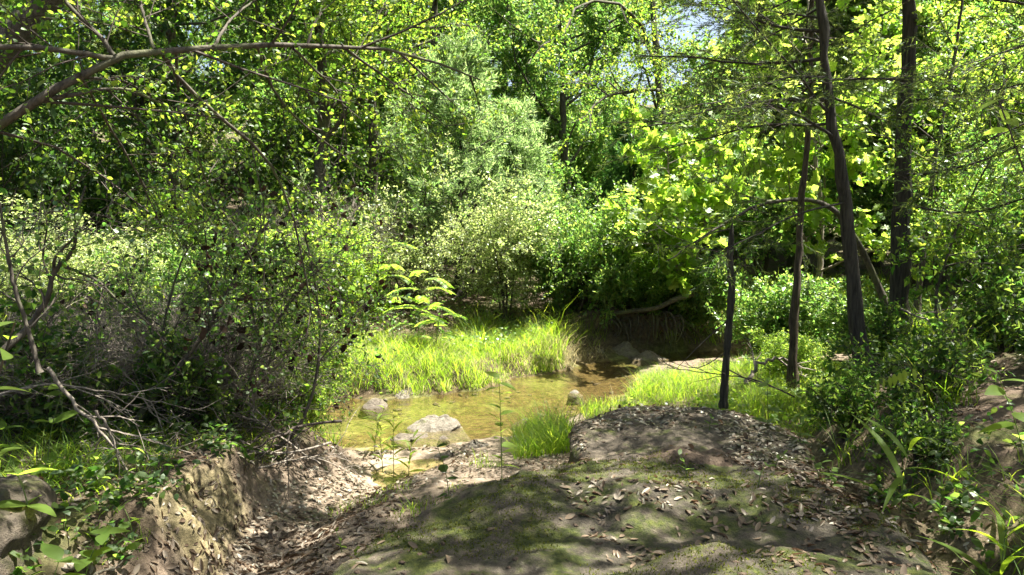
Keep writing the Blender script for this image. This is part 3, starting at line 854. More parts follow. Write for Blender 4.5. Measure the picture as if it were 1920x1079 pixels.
plate_tree(211, b, [(np.array([b+(0, 0, -.1), b+(.0, -.5, .9), b+(-.25, -1.3, 1.8), b+(-.45, -1.9, 2.7)]), .035, .01),
                    (np.array([b+(0.1, 0, -.1), b+(.3, -.3, .8), b+(.4, -.7, 1.6), b+(.35, -1.0, 2.3)]), .03, .01)],
    'broad-leaved sapling glowing yellow-green above the dark root bank', 4, .14, 1.0, 'leaf_lime', GM, 180,
    limb=dict(n=13, t0=.25, t1=1.0, ang=1.0, L=.9, wander=.12, trop=.04, r=.5), br=dict(n=5, t0=.3, ang=.8, L=.45, wander=.12, trop=0), tw=dict(n=3, t0=.2, ang=.7, L=.2, wander=.1, trop=-.02))
b = w(5.5, 14.6)
plate_tree(212, b, [(np.array([b+(0, 0, -.1), b+(.1, 0, 1.6), b+(-.15, -.1, 3.4), b+(-.3, -.1, 5.8)]), .06, .015)],
    'taller broad-leaved tree backlit between the snag and the leaning cedar', 4, .14, 1.8, 'leaf_lime', GM, 110,
    limb=dict(n=20, t0=.15, t1=1.0, ang=1.0, L=1.9, wander=.12, trop=.04, r=.5), br=dict(n=7, t0=.2, ang=.8, L=.7, wander=.12, trop=0), tw=dict(n=4, t0=.2, ang=.7, L=.3, wander=.1, trop=-.02))

SHRUBS, key_n = {}, {}
def cap_(d, k):
    d[k] = d.get(k, -1) + 1
    return d[k] % 2 if k[0] in ('leaf_shrub', 'leaf_pale') else 0     # one or two models of each kind
def shrub(seed, x, y, H, R, label, leafm='leaf_shrub', L=.04, n_leaf=16, group=None, stems=6, tmpl='diamond', nl=7, nb=8, nt=6, bark='twig_dark', name='shrub', W=.55, up=.2, z0=-.08, extra=None, twig='twig_dark', droop=0, wander=.14, br_L=.35):
    b = w(x, y)
    key = (leafm, n_leaf > 0, extra is None, name, twig, round(R*1.5), cap_(key_n, (leafm, name, round(R*1.5))))
    if key in SHRUBS:                       # alike shrubs share their meshes
        r0, H0, R0 = SHRUBS[key]
        c = copy_tree(r0); c.location = b; c.rotation_euler = (0, 0, (seed*1.37) % 6.283); c.scale = (R/R0, R/R0, H/H0)
        return tag(c, label, 'shrub', group)
    rng = np.random.default_rng(seed)
    st = []
    for i in range(stems):
        th = rng.random()*6.28; rr = R*(.25+.75*rng.random()); h = H*(.6+.45*rng.random())
        o = np.array([math.cos(th), math.sin(th), 0])
        st.append((np.array([b+o*.06+(0, 0, z0), b+o*rr*.35+(0, 0, h*.45), b+o*rr*.7+(0, 0, h*.78), b+o*rr+(0, 0, h)]), .013+.005*H, .004))
    r_ = woody(name, label, 'shrub', b, st, group, seed, bark, leafm, tmpl,
        limb=dict(n=nl, t0=.2, t1=1.0, ang=.9, L=R*.75, wander=wander, trop=.04, r=.55),
        br=dict(n=nb, t0=.1, ang=.8, L=br_L*R, wander=wander, trop=.02), tw=dict(n=nt, t0=.1, ang=.8, L=.16*R+.03, wander=.15, trop=0, r=.0018),
        lf=dict(n=n_leaf, L=L, W=L*W, ang=1.0, up=up, jit=.012, droop=droop) if n_leaf else None, split=False, k=6, extra_leaf=extra, twig=twig)
    SHRUBS[key] = (r_, H, R)
    return r_

GS = 'shrubs on the creek banks'
shrub(301, 1.0, 13.4, 1.7, 1.15, 'rounded green shrub above the shaded end of the pool', 'leaf_shrub', .05, 9, GS)
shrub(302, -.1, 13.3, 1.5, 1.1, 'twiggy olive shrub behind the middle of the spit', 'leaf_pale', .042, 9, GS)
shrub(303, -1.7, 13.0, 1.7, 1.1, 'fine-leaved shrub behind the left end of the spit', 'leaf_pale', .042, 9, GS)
shrub(304, -2.6, 11.6, 1.1, .9, 'bright small-leaved shrub left of the pinnate sapling', 'leaf_lime', .045, 9, GS)
shrub(305, 1.75, 14.6, 1.3, .9, 'dark shrub on the bank over the channel mouth', 'leaf_shrub', .05, 12, GS)
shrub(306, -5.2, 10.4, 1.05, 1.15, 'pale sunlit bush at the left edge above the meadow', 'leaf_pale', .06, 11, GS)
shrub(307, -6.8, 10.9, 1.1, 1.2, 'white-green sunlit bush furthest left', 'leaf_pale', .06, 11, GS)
shrub(308, -3.9, 9.9, 1.1, 1.0, 'tall glossy bush catching sun left of the grey brush heap', 'leaf_shrub', .045, 9, GS)
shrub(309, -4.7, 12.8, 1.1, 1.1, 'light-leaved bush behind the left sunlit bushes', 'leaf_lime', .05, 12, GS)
shrub(310, -3.2, 7.0, .75, .9, 'tangled small-leaved shrub in the middle of the left thicket', 'leaf_shaded', .034, 3, GS, extra=dict(n=78, L=.05, W=.032, mat='leaf_dead'))
shrub(311, -2.15, 6.9, .95, .9, 'shrub with withered brown leaf clusters at the right end of the left thicket', 'leaf_shaded', .034, 3, GS, extra=dict(n=120, L=.05, W=.032, mat='leaf_dead'))
shrub(312, -2.7, 8.9, .85, .9, 'shrub overhanging the left arm of the creek', 'leaf_shaded', .04, 5, GS, extra=dict(n=54, L=.05, W=.032, mat='leaf_dead'))
shrub(313, -4.3, 6.6, .55, .9, 'low shaded shrub at the left edge of the thicket', 'leaf_shaded', .04, 5, GS, extra=dict(n=72, L=.05, W=.032, mat='leaf_dead'))
shrub(314, -2.0, 7.25, .75, .5, 'low leafy shrub at the water edge on the left', 'leaf_lime', .035, 10, GS)
shrub(315, 3.6, 11.6, .8, .8, 'low green undergrowth bush behind the sunlit right-hand grass', 'leaf_shrub', .055, 8, GS)
shrub(316, 4.6, 10.6, .8, .8, 'bush at the foot of the tall cedar', 'leaf_shrub', .05, 8, GS)
shrub(317, 6.2, 10.2, 1.3, 1.1, 'leafy bush right of the tall cedar', 'leaf_oak', .05, 7, GS)
shrub(318, 5.7, 8.2, 1.3, 1.0, 'bush at the right edge on top of the bank', 'leaf_shrub', .045, 7, GS)
shrub(319, 7.8, 11.5, 2.4, 1.5, 'tall bush at the right edge behind the thin trunks', 'leaf_oak', .055, 8, GS)
shrub(320, 3.2, 9.2, .4, .45, 'low weedy bush between the slim red trunk and the leaning cedar', 'leaf_lime', .05, 9, GS)
shrub(322, -2.9, 12.9, 1.4, 1.0, 'bare grey dead bush between sunlit bushes in the left background', 'leaf_dead', .04, 0, GS, name='dead_bush', bark='twig_dead', twig='twig_dead', stems=10, nl=8, nb=8, nt=5)
shrub(323, -3.7, 12.4, 1.2, .8, 'smaller bare grey dead bush left of the other dead bush', 'leaf_dead', .04, 0, GS, name='dead_bush', bark='twig_dead', twig='twig_dead', stems=9, nl=9, nb=9, nt=5)

# sapling with pinnate leaves on the far bank
def pinnate_sapling(seed, x, y, H, label, n=10, leafm='leaf_lime', frond=.42, group=None, lean=(0, 0)):
    rng = np.random.default_rng(seed); b = w(x, y)
    root = thing('pinnate_sapling', label, 'sapling', b, group)
    p = resample(np.array([(0, 0, -.05), (lean[0]*.3, lean[1]*.3, H*.4), (lean[0]*.7, lean[1]*.7, H*.75), (lean[0], lean[1], H)]), 10)
    g = Geo(); V, q = tubes(p, np.linspace(.009, .003, 10), 5); g.add(V, q); g.build('stem', M['stem_green'], root, True)
    for i in range(n):
        t = .35 + .65*i/max(n-1, 1); o = p[min(int(t*9), 9)]
        th = i*2.4 + rng.random(); d = np.array([math.cos(th), math.sin(th), .45])
        fr = grow(o[None], d[None], np.array([frond*(.7+.5*rng.random())]), 12, .03, -.09, rng)
        g = Geo(); V, q = tubes(fr, np.full((1, 12), .0022), 3); g.add(V, q)
        pts = fr[0]; tan = unit(np.gradient(pts, axis=0)); side = unit(np.cross(tan, np.array([0, 0, 1.0])))
        C, A = [], []
        for k in range(2, 12):
            for s in (-1, 1):
                C.append(pts[k]); A.append(side[k]*s + tan[k]*.45)
                C.append((pts[k]+pts[k-1])/2); A.append(side[k]*s + tan[k]*.45)
        C, A = np.array(C), np.array(A)
        V, F = leaf_geo('lance', C, A, np.array([0, 0, 1.0]) + .25*rng.normal(size=C.shape), np.full(len(C), frond*.19), np.full(len(C), frond*.06))
        fo = g.build('frond_stalk', M['stem_green'], root)
        Geo().add(V, F).build('leaflets', M[leafm], fo, kind='stuff')
    return root
pinnate_sapling(401, -1.35, 11.3, 1.05, 'lime-green sapling with feathery fronds at the left of the spit', 12, frond=.5, lean=(.15, -.1))
pinnate_sapling(402, -1.75, 11.7, 1.35, 'taller feathery sapling behind the lime-green one', 11, frond=.5, lean=(-.1, 0))
pinnate_sapling(403, -1.05, 10.9, .7, 'small feathery sapling leaning over the bright grass', 8, frond=.4, lean=(.1, -.1))

# undergrowth under the far wood
ug = [shrub(331, -7.6, 16.6, 2.2, 1.8, 'dark undergrowth bush below the far wood on the left', 'leaf_dark', .09, 9, 'dark undergrowth below the far wood', nb=7, nt=5),  # darker leaf colour deepens the shade in the left background
      shrub(332, 5.4, 17.4, 2.4, 1.8, 'leafy undergrowth bush under the trees of the far wood', 'leaf_far', .09, 9, 'undergrowth below the far wood', nb=7, nt=5)]
for i, (x, y) in enumerate([(-10.4, 17.6), (-13, 19.5), (-5.0, 18.5), (-2.2, 17.4), (.4, 19), (8.6, 17), (11.5, 16.4), (-9.5, 22.5), (-5, 22), (3.4, 24.5), (8, 23), (12, 20.5), (-15, 25), (0, 29), (-7, 30), (7, 30), (14, 25), (-20, 27), (-12.2, 14.8), (-9.2, 13.4), (10.2, 11.6), (2.6, 22.5), (.8, 22.8), (4.6, 21), (6.8, 25)]):
    c = copy_tree(ug[0 if x < -3 else 1]); c.location = w(x, y); c.rotation_euler = (0, 0, 1.7*i); s = .9+.5*rng.random(); c.scale = (s, s, s*(.9+.4*rng.random()))

for i, (x, y, H, R, l, m) in enumerate([(2.75, 5.3, .34, .34, 'dark leafy bush low on the cut right bank', 'leaf_shaded'), (3.7, 6.0, .34, .35, 'low bush on the littered bank below the cedars', 'leaf_shaded'), (2.5, 5.9, .28, .3, 'small dark bush hanging over the cut beside the block', 'leaf_shaded'), (3.25, 7.3, .28, .3, 'low bush beside the foot of the crooked cedar', 'leaf_shaded'), (4.5, 7.4, .6, .5, 'leafy bush behind the crooked dark sapling', 'leaf_shaded'),
        (2.4, 4.6, .2, .22, 'small bush on the shaded bank near the long-bladed grass', 'leaf_shaded'), (3.6, 5.2, .45, .4, 'low bush at the right edge of the littered slope', 'leaf_shaded'),
        (-2.9, 5.2, .4, .45, 'low dark bush on the left bank behind the clay face', 'leaf_shaded'), (-2.3, 5.7, .4, .4, 'low dark bush at the head of the gully', 'leaf_shaded'), (-3.5, 5.6, .5, .5, 'dark bush at the left behind the dead branches', 'leaf_shaded')]):
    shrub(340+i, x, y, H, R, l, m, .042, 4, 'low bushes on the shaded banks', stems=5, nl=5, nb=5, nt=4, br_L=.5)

for i, (x, y, H, l) in enumerate([(-2.75, 6.2, .75, 'bare brown brush standing in the middle of the left thicket'), (-3.7, 6.0, .7, 'bare brush at the left of the thicket'), (-2.1, 6.25, .6, 'bare brush above the head of the gully'), (-3.2, 5.4, .5, 'low bare brush behind the forked dead branch')]):
    shrub(360+i, x, y, H, .7, l, 'leaf_dead', .04, 0, 'bare brush in the left thicket', name='dead_bush', bark='twig_dead' if i % 2 else 'twig_dark', twig='twig_dead', stems=9, nl=6, nb=5, nt=3, wander=.18)

shrub(370, 1.35, 13.5, 1.1, .8, 'bushy overhang drooping over the dark recess behind the pool', 'leaf_shrub', .05, 9, GS)
shrub(371, 2.15, 13.75, .8, .7, 'leafy overhang above the hanging roots', 'leaf_shrub', .05, 9, GS)
shrub(372, 2.85, 13.5, .8, .7, 'leafy overhang at the right end of the undercut bank', 'leaf_shrub', .05, 9, GS)
# ------------------------------------------------------------------ the cedars and slim trunks on the right bank
def cedar(seed, label, pts, r0, r1, nl, L, xl=(), keep=None, n_leaf=23, t0=.2, nb=9, trop=-.012):
    path = P(pts)
    return woody('cedar_tree', label, 'tree', path[0], [(path, r0, r1)], 'cedars on the right bank', seed, 'bark_cedar', 'needle', 'sliver',
        limb=dict(n=nl, t0=t0, t1=1.0, ang=1.35, L=L, wander=.07, trop=trop, r=.30, shape=lambda t: np.clip(1.25 - .8*t, .3, 1.2)), xlimbs=xl,
        br=dict(n=nb, t0=.12, ang=.75, L=.75, wander=.09, trop=-.02), tw=dict(n=7, t0=.1, ang=.7, L=.24, wander=.08, trop=-.015, r=.0016),
        lf=dict(n=n_leaf, L=.045, W=.007, ang=.55, up=.2, jit=.004), split=True, k=16, flat=.72, keep=keep, trunk_noise=.07)
keepc = lambda tip: ~((tip[:, 1] < 4.6) & (tip[:, 2] < 4.0))
cedar(501, 'leaning dark cedar with crooked trunk and horizontal limbs, left of the thicker one',
    [(1622, 700, 6.6), (1618, 660, 6.6), (1604, 590, 6.6), (1600, 520, 6.6), (1592, 430, 6.6), (1578, 330, 6.6), (1560, 225, 6.6), (1547, 120, 6.6), (1538, 0, 6.6), (1525, -160, 6.7), (1515, -380, 6.8), (1510, -560, 6.8)],
    .062, .018, 30, 1.9, keep=keepc, t0=.34,
    xl=[(P([(1548, 186, 6.6), (1470, 188, 6.5), (1390, 195, 6.4), (1330, 205, 6.3), (1270, 228, 6.2), (1200, 240, 6.1)]), .020, .005),
        (P([(1545, 110, 6.6), (1470, 118, 6.8), (1390, 120, 7.0), (1300, 108, 7.1), (1200, 105, 7.3)]), .016, .004),
        (P([(1556, 150, 6.6), (1640, 148, 6.6), (1700, 145, 6.8)]), .012, .004),
        (P([(1585, 380, 6.6), (1500, 400, 6.3), (1420, 440, 6.0), (1330, 480, 5.9)]), .010, .003),
        (P([(1540, 60, 6.6), (1440, 45, 6.5), (1340, 5, 6.4)]), .016, .004)])
cedar(502, 'thick straight-trunked cedar right of the leaning one',
    [(1682, 640, 8.0), (1684, 600, 8.0), (1688, 500, 8.0), (1690, 380, 8.0), (1697, 220, 8.0), (1703, 60, 8.0), (1707, -100, 8.0), (1710, -350, 8.0), (1712, -650, 8.0)],
    0.105, .03, 30, 2.4, keep=keepc, t0=.5,
    xl=[(P([(1700, 190, 8.0), (1760, 185, 7.6), (1840, 172, 7.2), (1960, 150, 6.8)]), .016, .004),
        (P([(1692, 330, 8.0), (1780, 318, 7.4), (1870, 290, 6.9), (1980, 240, 6.3)]), .016, .004),
        (P([(1690, 380, 8.0), (1800, 400, 7.0), (1900, 380, 6.2), (2050, 330, 5.5)]), .016, .004),
        (P([(1700, 150, 8.0), (1630, 150, 7.8), (1560, 150, 7.5)]), .014, .004)])
cedar(503, 'cedar standing just outside the right edge whose sprays hang into the picture',
    [(2230, 900, 4.9), (2225, 600, 4.9), (2215, 300, 4.9), (2205, 0, 4.9), (2200, -500, 4.9), (2195, -1100, 4.9)], .09, .02, 26, 2.2, keep=lambda t: (t[:, 2] > 2.2) & ~((t[:, 1] < 3.6) & (t[:, 2] < 4)), t0=.30,
    xl=[(P([(2215, 180, 4.9), (2050, 190, 4.9), (1900, 240, 4.9), (1790, 310, 5.0)]), .014, .003),
        (P([(2210, 60, 4.9), (2050, 60, 4.8), (1900, 90, 4.8), (1800, 140, 4.8)]), .014, .003),
        (P([(2215, 330, 4.9), (2080, 340, 5.0), (1950, 380, 5.0), (1860, 450, 5.1)]), .012, .003)])
GT = 'slim trunks on the right bank'
def slim(seed, label, pts, r0, r1, bark, leafm, L, nl=9, LL=1.2, t0=.45, n_leaf=10, tmpl='oval', xl=(), name='young_tree', keep=None, nb=6, nt=5):
    path = P(pts)
    return woody(name, label, 'tree', path[0], [(path, r0, r1)], GT, seed, bark, leafm, tmpl,
        limb=dict(n=nl, t0=t0, t1=1.0, ang=1.1, L=LL, wander=.10, trop=.01, r=.45), xlimbs=xl,
        br=dict(n=nb, t0=.15, ang=.8, L=.5, wander=.12, trop=0), tw=dict(n=nt, t0=.1, ang=.8, L=.2, wander=.12, trop=-.02, r=.0016),
        lf=dict(n=n_leaf, L=L, W=L*.58, ang=1.0, up=.9, droop=.15), split=True, k=10, flat=.5, keep=keep)
slim(511, 'slim reddish trunk between the snag and the leaning cedar', [(1488, 735, 8.6), (1486, 640, 8.6), (1494, 520, 8.6), (1502, 400, 8.6), (1514, 260, 8.6), (1520, 120, 8.6), (1522, -60, 8.6), (1520, -200, 8.6)], .052, .015, 'bark_red', 'leaf_lime', .055, 8, 1.2, .66, 6)
slim(512, 'pale leaning trunk arching over to the left behind the crooked cedar', [(1672, 610, 9.2), (1640, 520, 9.2), (1600, 440, 9.1), (1562, 392, 9.0), (1500, 374, 8.8), (1420, 386, 8.5), (1340, 430, 8.2), (1250, 490, 8.0)], .048, .006, 'bark_oak', 'leaf_oak', .045, 6, .8, .6, 3, nb=4)
slim(513, 'thin dark trunk right of the thick cedar', [(1718, 590, 9.5), (1728, 500, 9.5), (1738, 420, 9.5), (1750, 320, 9.4), (1775, 180, 9.4), (1800, 40, 9.4), (1810, -80, 9.4)], .035, .012, 'bark_oak', 'leaf_oak', .05, 10, 1.4, .4, 9)
slim(514, 'slim greenish trunk slanting at the right background', [(1808, 560, 10.5), (1828, 460, 10.5), (1845, 360, 10.5), (1875, 220, 10.5), (1890, 60, 10.5)], .045, .015, 'bark_oak', 'leaf_lime', .06, 10, 1.5, .35, 9)
slim(515, 'crooked dark sapling on the leaf-littered right bank', [(1762, 640, 7.2), (1755, 560, 7.2), (1770, 500, 7.1), (1790, 440, 7.0), (1830, 350, 6.9), (1880, 260, 6.8)], .016, .006, 'bark_oak', 'leaf_oak', .04, 9, .8, .3, 9)
# broken snag
b = at(1356, 762, 7.3)
snag = thing('dead_snag', 'dark broken dead trunk with no crown, standing in the sunlit grass', 'tree', b, GT)
pth = resample(P([(1356, 765, 7.3), (1360, 700, 7.3), (1366, 620, 7.3), (1371, 560, 7.3), (1372, 530, 7.3), (1368, 490, 7.3), (1371, 450, 7.3), (1373, 418, 7.3)]) - b, 34)
rg = np.random.default_rng(9)
rad = np.interp(np.linspace(0, 1, 34), [0, .1, .5, .62, .68, .8, .95, 1], [.050, .036, .030, .036, .031, .033, .024, .006])*(1+.10*rg.normal(size=34))
g = Geo(); Vv, q = tubes(pth, rad, 12); g.add(Vv, q); g.build('trunk', M['bark_cedar'], snag, True)
for (a0, a1, a2, r) in (((1366, 600, 7.3), (1320, 640, 7.1), (1270, 690, 6.9), .008), ((1360, 690, 7.3), (1410, 715, 7.2), (1480, 735, 7.1), .007), ((1368, 430, 7.3), (1330, 440, 7.2), (1290, 470, 7.1), .008), ((1362, 660, 7.3), (1310, 690, 7.1), (1260, 680, 7.0), .006), ((1372, 520, 7.3), (1400, 480, 7.3), (1420, 440, 7.2), .006)):
    pp = resample(P([a0, a1, a2]) - b, 8)
    g = Geo(); Vv, q = tubes(pp, np.linspace(r, .002, 8), 5); g.add(Vv, q); g.build('dead_limb', M['twig_dark'], snag, True)

# ------------------------------------------------------------------ the oak reaching in from the left
base = np.array([-3.75, 3.5, hz(-3.75, 3.5)])
woody('oak_tree', 'small-leaved oak whose long mossy limb reaches in from the left edge', 'tree', base,
    [(np.array([base+(0, 0, -.15), base+(.05, .05, .7), base+(.25, .1, 1.5), base+(.45, .15, 2.6), base+(.6, .7, 3.9), base+(1.2, 1.8, 5.4), base+(1.9, 3.0, 6.8)]), .13, .03)],
    None, 601, 'bark_oak', 'leaf_oak', 'oval',
    limb=dict(n=18, t0=.55, t1=1.0, ang=1.2, L=2.6, wander=.13, trop=.03, r=.4),
    xlimbs=[(np.concatenate([[base+(.30, .12, 1.75)], P([(-120, 285, 3.7), (0, 230, 3.7), (130, 150, 3.8), (215, 108, 3.9), (290, 93, 4.0), (400, 88, 4.1), (480, 82, 4.2), (550, 94, 4.3), (640, 85, 4.5), (760, 100, 4.8), (900, 150, 5.2)])]), .030, .005),
            (P([(215, 110, 3.9), (150, 100, 3.8), (90, 92, 3.7), (0, 86, 3.6), (-100, 80, 3.5)]), .014, .012),
            (P([(60, 192, 3.75), (120, 180, 3.8), (180, 172, 3.9), (250, 171, 4.0), (340, 215, 4.2)]), .013, .004),
            (P([(300, 92, 4.0), (350, 165, 4.2), (430, 235, 4.4), (500, 300, 4.6), (550, 410, 4.8), (590, 620, 5.0)]), .012, .003),
            (P([(640, 85, 4.5), (700, 130, 4.8), (770, 180, 5.1), (840, 240, 5.4)]), .009, .003),
            (P([(215, 105, 3.9), (180, 60, 3.9), (130, 10, 3.9), (90, -60, 3.9)]), .012, .008),
            (P([(550, 92, 4.3), (590, 130, 4.5), (640, 190, 4.7), (650, 290, 4.9)]), .008, .003),
            (P([(290, 93, 4.0), (270, 30, 4.1), (250, -60, 4.2)]), .010, .006),
            (P([(150, 140, 3.8), (200, 230, 4.1), (260, 330, 4.4), (300, 420, 4.7)]), .008, .003),
            (P([(400, 88, 4.1), (440, 30, 4.4), (520, -30, 4.8)]), .009, .004),
            (P([(480, 82, 4.2), (520, 180, 4.6), (600, 260, 5.0), (700, 330, 5.4)]), .009, .003),
            (P([(330, 90, 4.1), (340, 190, 4.6), (380, 320, 5.0), (430, 470, 5.4)]), .009, .003)],
    br=dict(n=10, t0=.12, ang=.8, L=.75, wander=.13, trop=-.03), tw=dict(n=7, t0=.1, ang=.75, L=.22, wander=.12, trop=-.03, r=.0016),
    lf=dict(n=8, L=.028, W=.0175, ang=1.0, up=.7, droop=.2), split=True, k=14, keep=lambda t: ~((t[:, 1] < 3.0) & (t[:, 2] < 3.3)))

base = np.array([5.0, 3.2, hz(5.0, 3.2)])  # unseen oak, placed for the shade its crown casts on the ledges
woody('oak_tree', 'unseen oak outside the right edge, placed so its high crown shades the foreground rocks', 'tree', base,
    [(np.array([base+(0, 0, -.15), base+(-.05, .1, 1.2), base+(-.4, .3, 2.6), base+(-1.0, .7, 4.0), base+(-1.7, .9, 5.2), base+(-2.4, 1.1, 6.2), base+(-3.1, 1.2, 6.9)]), .15, .04)],
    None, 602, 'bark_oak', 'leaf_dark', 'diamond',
    limb=dict(n=20, t0=.55, t1=1.0, ang=1.15, L=2.3, wander=.13, trop=.04, r=.4),
    br=dict(n=9, t0=.12, ang=.8, L=.9, wander=.13, trop=.02), tw=dict(n=8, t0=.1, ang=.75, L=.3, wander=.12, trop=0, r=.0018),
    lf=dict(n=14, L=.055, W=.034, ang=1.0, up=.9, droop=.1), split=False, k=14, keep=lambda t: (t[:, 2] > 5.0) & (t[:, 1] < 6.2))
def shade_oak(seed, label, base, top, n, keep, L=2.4):  # unseen oaks, crowns placed and trimmed to shade the near banks
    base = np.array([base[0], base[1], hz(*base)]); top = np.array(top, float); m = (base + top)/2
    return woody('oak_tree', label, 'tree', base,
        [(np.array([base+(0, 0, -.15), base*.8+m*.2+(0, 0, .4), m+(0, 0, .4), m*.5+top*.5+(0, 0, .3), top]), .15, .04)],
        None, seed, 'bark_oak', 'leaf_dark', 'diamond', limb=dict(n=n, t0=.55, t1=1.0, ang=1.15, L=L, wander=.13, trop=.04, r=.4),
        br=dict(n=9, t0=.12, ang=.8, L=.9, wander=.13, trop=.02), tw=dict(n=7, t0=.1, ang=.75, L=.3, wander=.12, trop=0, r=.0018),
        lf=dict(n=11, L=.08, W=.05, ang=1.0, up=.9, droop=.1), split=False, k=14, keep=keep)
shade_oak(603, 'unseen oak outside the left edge, placed so its high crown shades the thicket', (-5.3, 5.4), (-.5, 7.0, 7.2), 26, lambda t: (t[:, 2] > 4.9) & (t[:, 0] < 1.0))
shade_oak(604, 'unseen oak outside the right edge, placed so its high crown shades the right bank', (6.9, 6.4), (5.0, 7.2, 7.6), 18, lambda t: (t[:, 2] > 4.8) & (t[:, 1] < 9.0))
shade_oak(605, 'unseen oak outside the left edge, placed to shade the lower left corner', (-4.6, 2.6), (-1.9, 4.2, 6.6), 18, lambda t: (t[:, 2] > 4.2) & (t[:, 1] < 6.0))
# leaning stems in the left thicket
GL = 'leaning stems of the left thicket'
def stem_shrub(seed, label, pts, r0, r1, xl, n_leaf=7, L=.034, bark='bark_oak', leafm='leaf_shrub', extra=None, nb=7):
    path = P(pts)
    return woody('leaning_shrub', label, 'shrub', path[0], [(path, r0, r1)], GL, seed, bark, leafm, 'oval',
        limb=dict(n=6, t0=.3, t1=1.0, ang=.9, L=.55, wander=.13, trop=.0, r=.5), xlimbs=[(P(p), a, c) for p, a, c in xl],
        br=dict(n=nb, t0=.2, ang=.8, L=.4, wander=.13, trop=0), tw=dict(n=5, t0=.1, ang=.8, L=.15, wander=.12, trop=0, r=.0015),
        lf=dict(n=n_leaf, L=L, W=L*.6, ang=1.0, up=.6) if n_leaf else None, split=True, k=9, extra_leaf=extra)
stem_shrub(611, 'dark forked stem rising at the left edge in front of the sunlit bushes',
    [(-60, 700, 4.4), (0, 662, 4.5), (55, 612, 4.6), (90, 560, 4.6), (101, 512, 4.6), (138, 468, 4.6), (143, 405, 4.6), (160, 350, 4.7)], .026, .006,
    [([(101, 512, 4.6), (103, 485, 4.55), (135, 450, 4.5), (170, 420, 4.4)], .010, .003), ([(120, 500, 4.6), (180, 525, 4.6), (230, 570, 4.6), (300, 620, 4.7)], .009, .003),
     ([(96, 530, 4.6), (80, 480, 4.6), (88, 430, 4.6), (80, 380, 4.6)], .007, .003), ([(140, 430, 4.6), (250, 432, 4.7), (350, 420, 4.9)], .006, .002)], n_leaf=2, nb=4)
stem_shrub(612, 'long dark stem slanting up to the right through the thicket',
    [(235, 830, 5.4), (275, 760, 5.4), (335, 690, 5.5), (400, 600, 5.6), (428, 545, 5.7), (470, 470, 5.8), (520, 390, 6.0)], .026, .006,
    [([(428, 560, 5.7), (480, 562, 5.7), (520, 555, 5.8), (600, 500, 5.9)], .009, .003), ([(400, 600, 5.6), (390, 520, 5.6), (385, 440, 5.7), (380, 380, 5.8)], .009, .003)], 3, extra=dict(n=62, L=.052, W=.034, mat='leaf_dead'))
stem_shrub(613, 'stem with withered leaves bending over the right of the thicket',
    [(520, 840, 5.9), (560, 800, 5.9), (590, 720, 5.9), (600, 620, 5.9), (585, 500, 5.8), (560, 400, 5.7)], .016, .005,
    [([(595, 680, 5.9), (650, 620, 6.0), (680, 560, 6.1)], .007, .003), ([(590, 620, 5.9), (540, 660, 5.8), (480, 690, 5.7)], .007, .003)], 3, extra=dict(n=77, L=.052, W=.034, mat='leaf_dead'))
stem_shrub(615, 'arching twiggy stem reaching over the right of the thicket',
    [(440, 840, 6.0), (465, 720, 6.0), (510, 620, 6.1), (575, 530, 6.2), (640, 470, 6.3), (700, 450, 6.4)], .016, .004,
    [([(490, 660, 6.0), (470, 560, 6.0), (480, 460, 6.1), (500, 400, 6.2)], .008, .003), ([(560, 550, 6.2), (640, 560, 6.3), (700, 600, 6.4)], .006, .002)], 3, leafm='leaf_shaded', extra=dict(n=60, L=.05, W=.034, mat='leaf_dead'))
stem_shrub(616, 'upright twiggy stem in the middle of the thicket',
    [(330, 840, 5.7), (305, 720, 5.7), (310, 600, 5.8), (345, 480, 5.9), (400, 400, 6.0), (440, 360, 6.1)], .016, .004,
    [([(308, 640, 5.8), (250, 560, 5.8), (230, 480, 5.9)], .008, .003), ([(330, 530, 5.9), (400, 500, 5.9), (460, 510, 6.0)], .006, .002)], 3, leafm='leaf_shaded', extra=dict(n=60, L=.05, W=.034, mat='leaf_dead'))
stem_shrub(614, 'thin pale-barked stem leaning at the far left edge',
    [(75, 700, 4.0), (50, 610, 4.0), (28, 540, 4.0), (10, 450, 4.0), (0, 380, 4.0)], .013, .006, [([(50, 620, 4.0), (90, 580, 4.1), (120, 530, 4.2)], .006, .002)], 2, nb=3)

# ------------------------------------------------------------------ dead branches
GD = 'dead branches heaped below the left thicket'
def dead_branch(seed, label, pts, r0, twigs=5, L=.4, mat='twig_dead', spread=.7):
    rng = np.random.default_rng(seed); path = P(pts); b = path[0]
    root = thing('dead_branch', label, 'branch', b, GD)
    main = resample(path - b, 18); main[1:] += rng.normal(size=(17, 3))*r0*.5
    g = Geo(); V, q = tubes(main, np.linspace(r0, r0*.3, 18), 6); g.add(V, q); g.build('stick', M[mat], root, True)
    o, d, par, t = sprout(main[None], twigs, .15, 1, spread, rng)
    bp = grow(o, d, L*(.5+rng.random(twigs)), 6, .12, -.02, rng)
    g = Geo(); V, q = tubes(bp, np.full((twigs, 1), r0*.45)*np.linspace(1, .4, 6)[None], 4); g.add(V, q)
    o, d, par, t = sprout(bp, 4, .2, 1, .7, rng)
    tp = grow(o, d, L*.45*(.4+rng.random(len(o))), 4, .12, 0, rng)
    V, q = tubes(tp, np.full((len(tp), 1), r0*.22)*np.linspace(1, .5, 4)[None], 3); g.add(V, q); g.build('twigs', M[mat], root, kind='stuff')
    return root
dead_branch(701, 'pale forked dead branch leaning down the bank at the left', [(90, 690, 4.3), (140, 760, 4.3), (205, 825, 4.3), (235, 880, 4.35), (275, 935, 4.4)], .012, 7, .35)
dead_branch(702, 'pale thin stick crossing the forked dead branch', [(180, 770, 4.2), (215, 830, 4.25), (225, 900, 4.3)], .008, 4, .25)
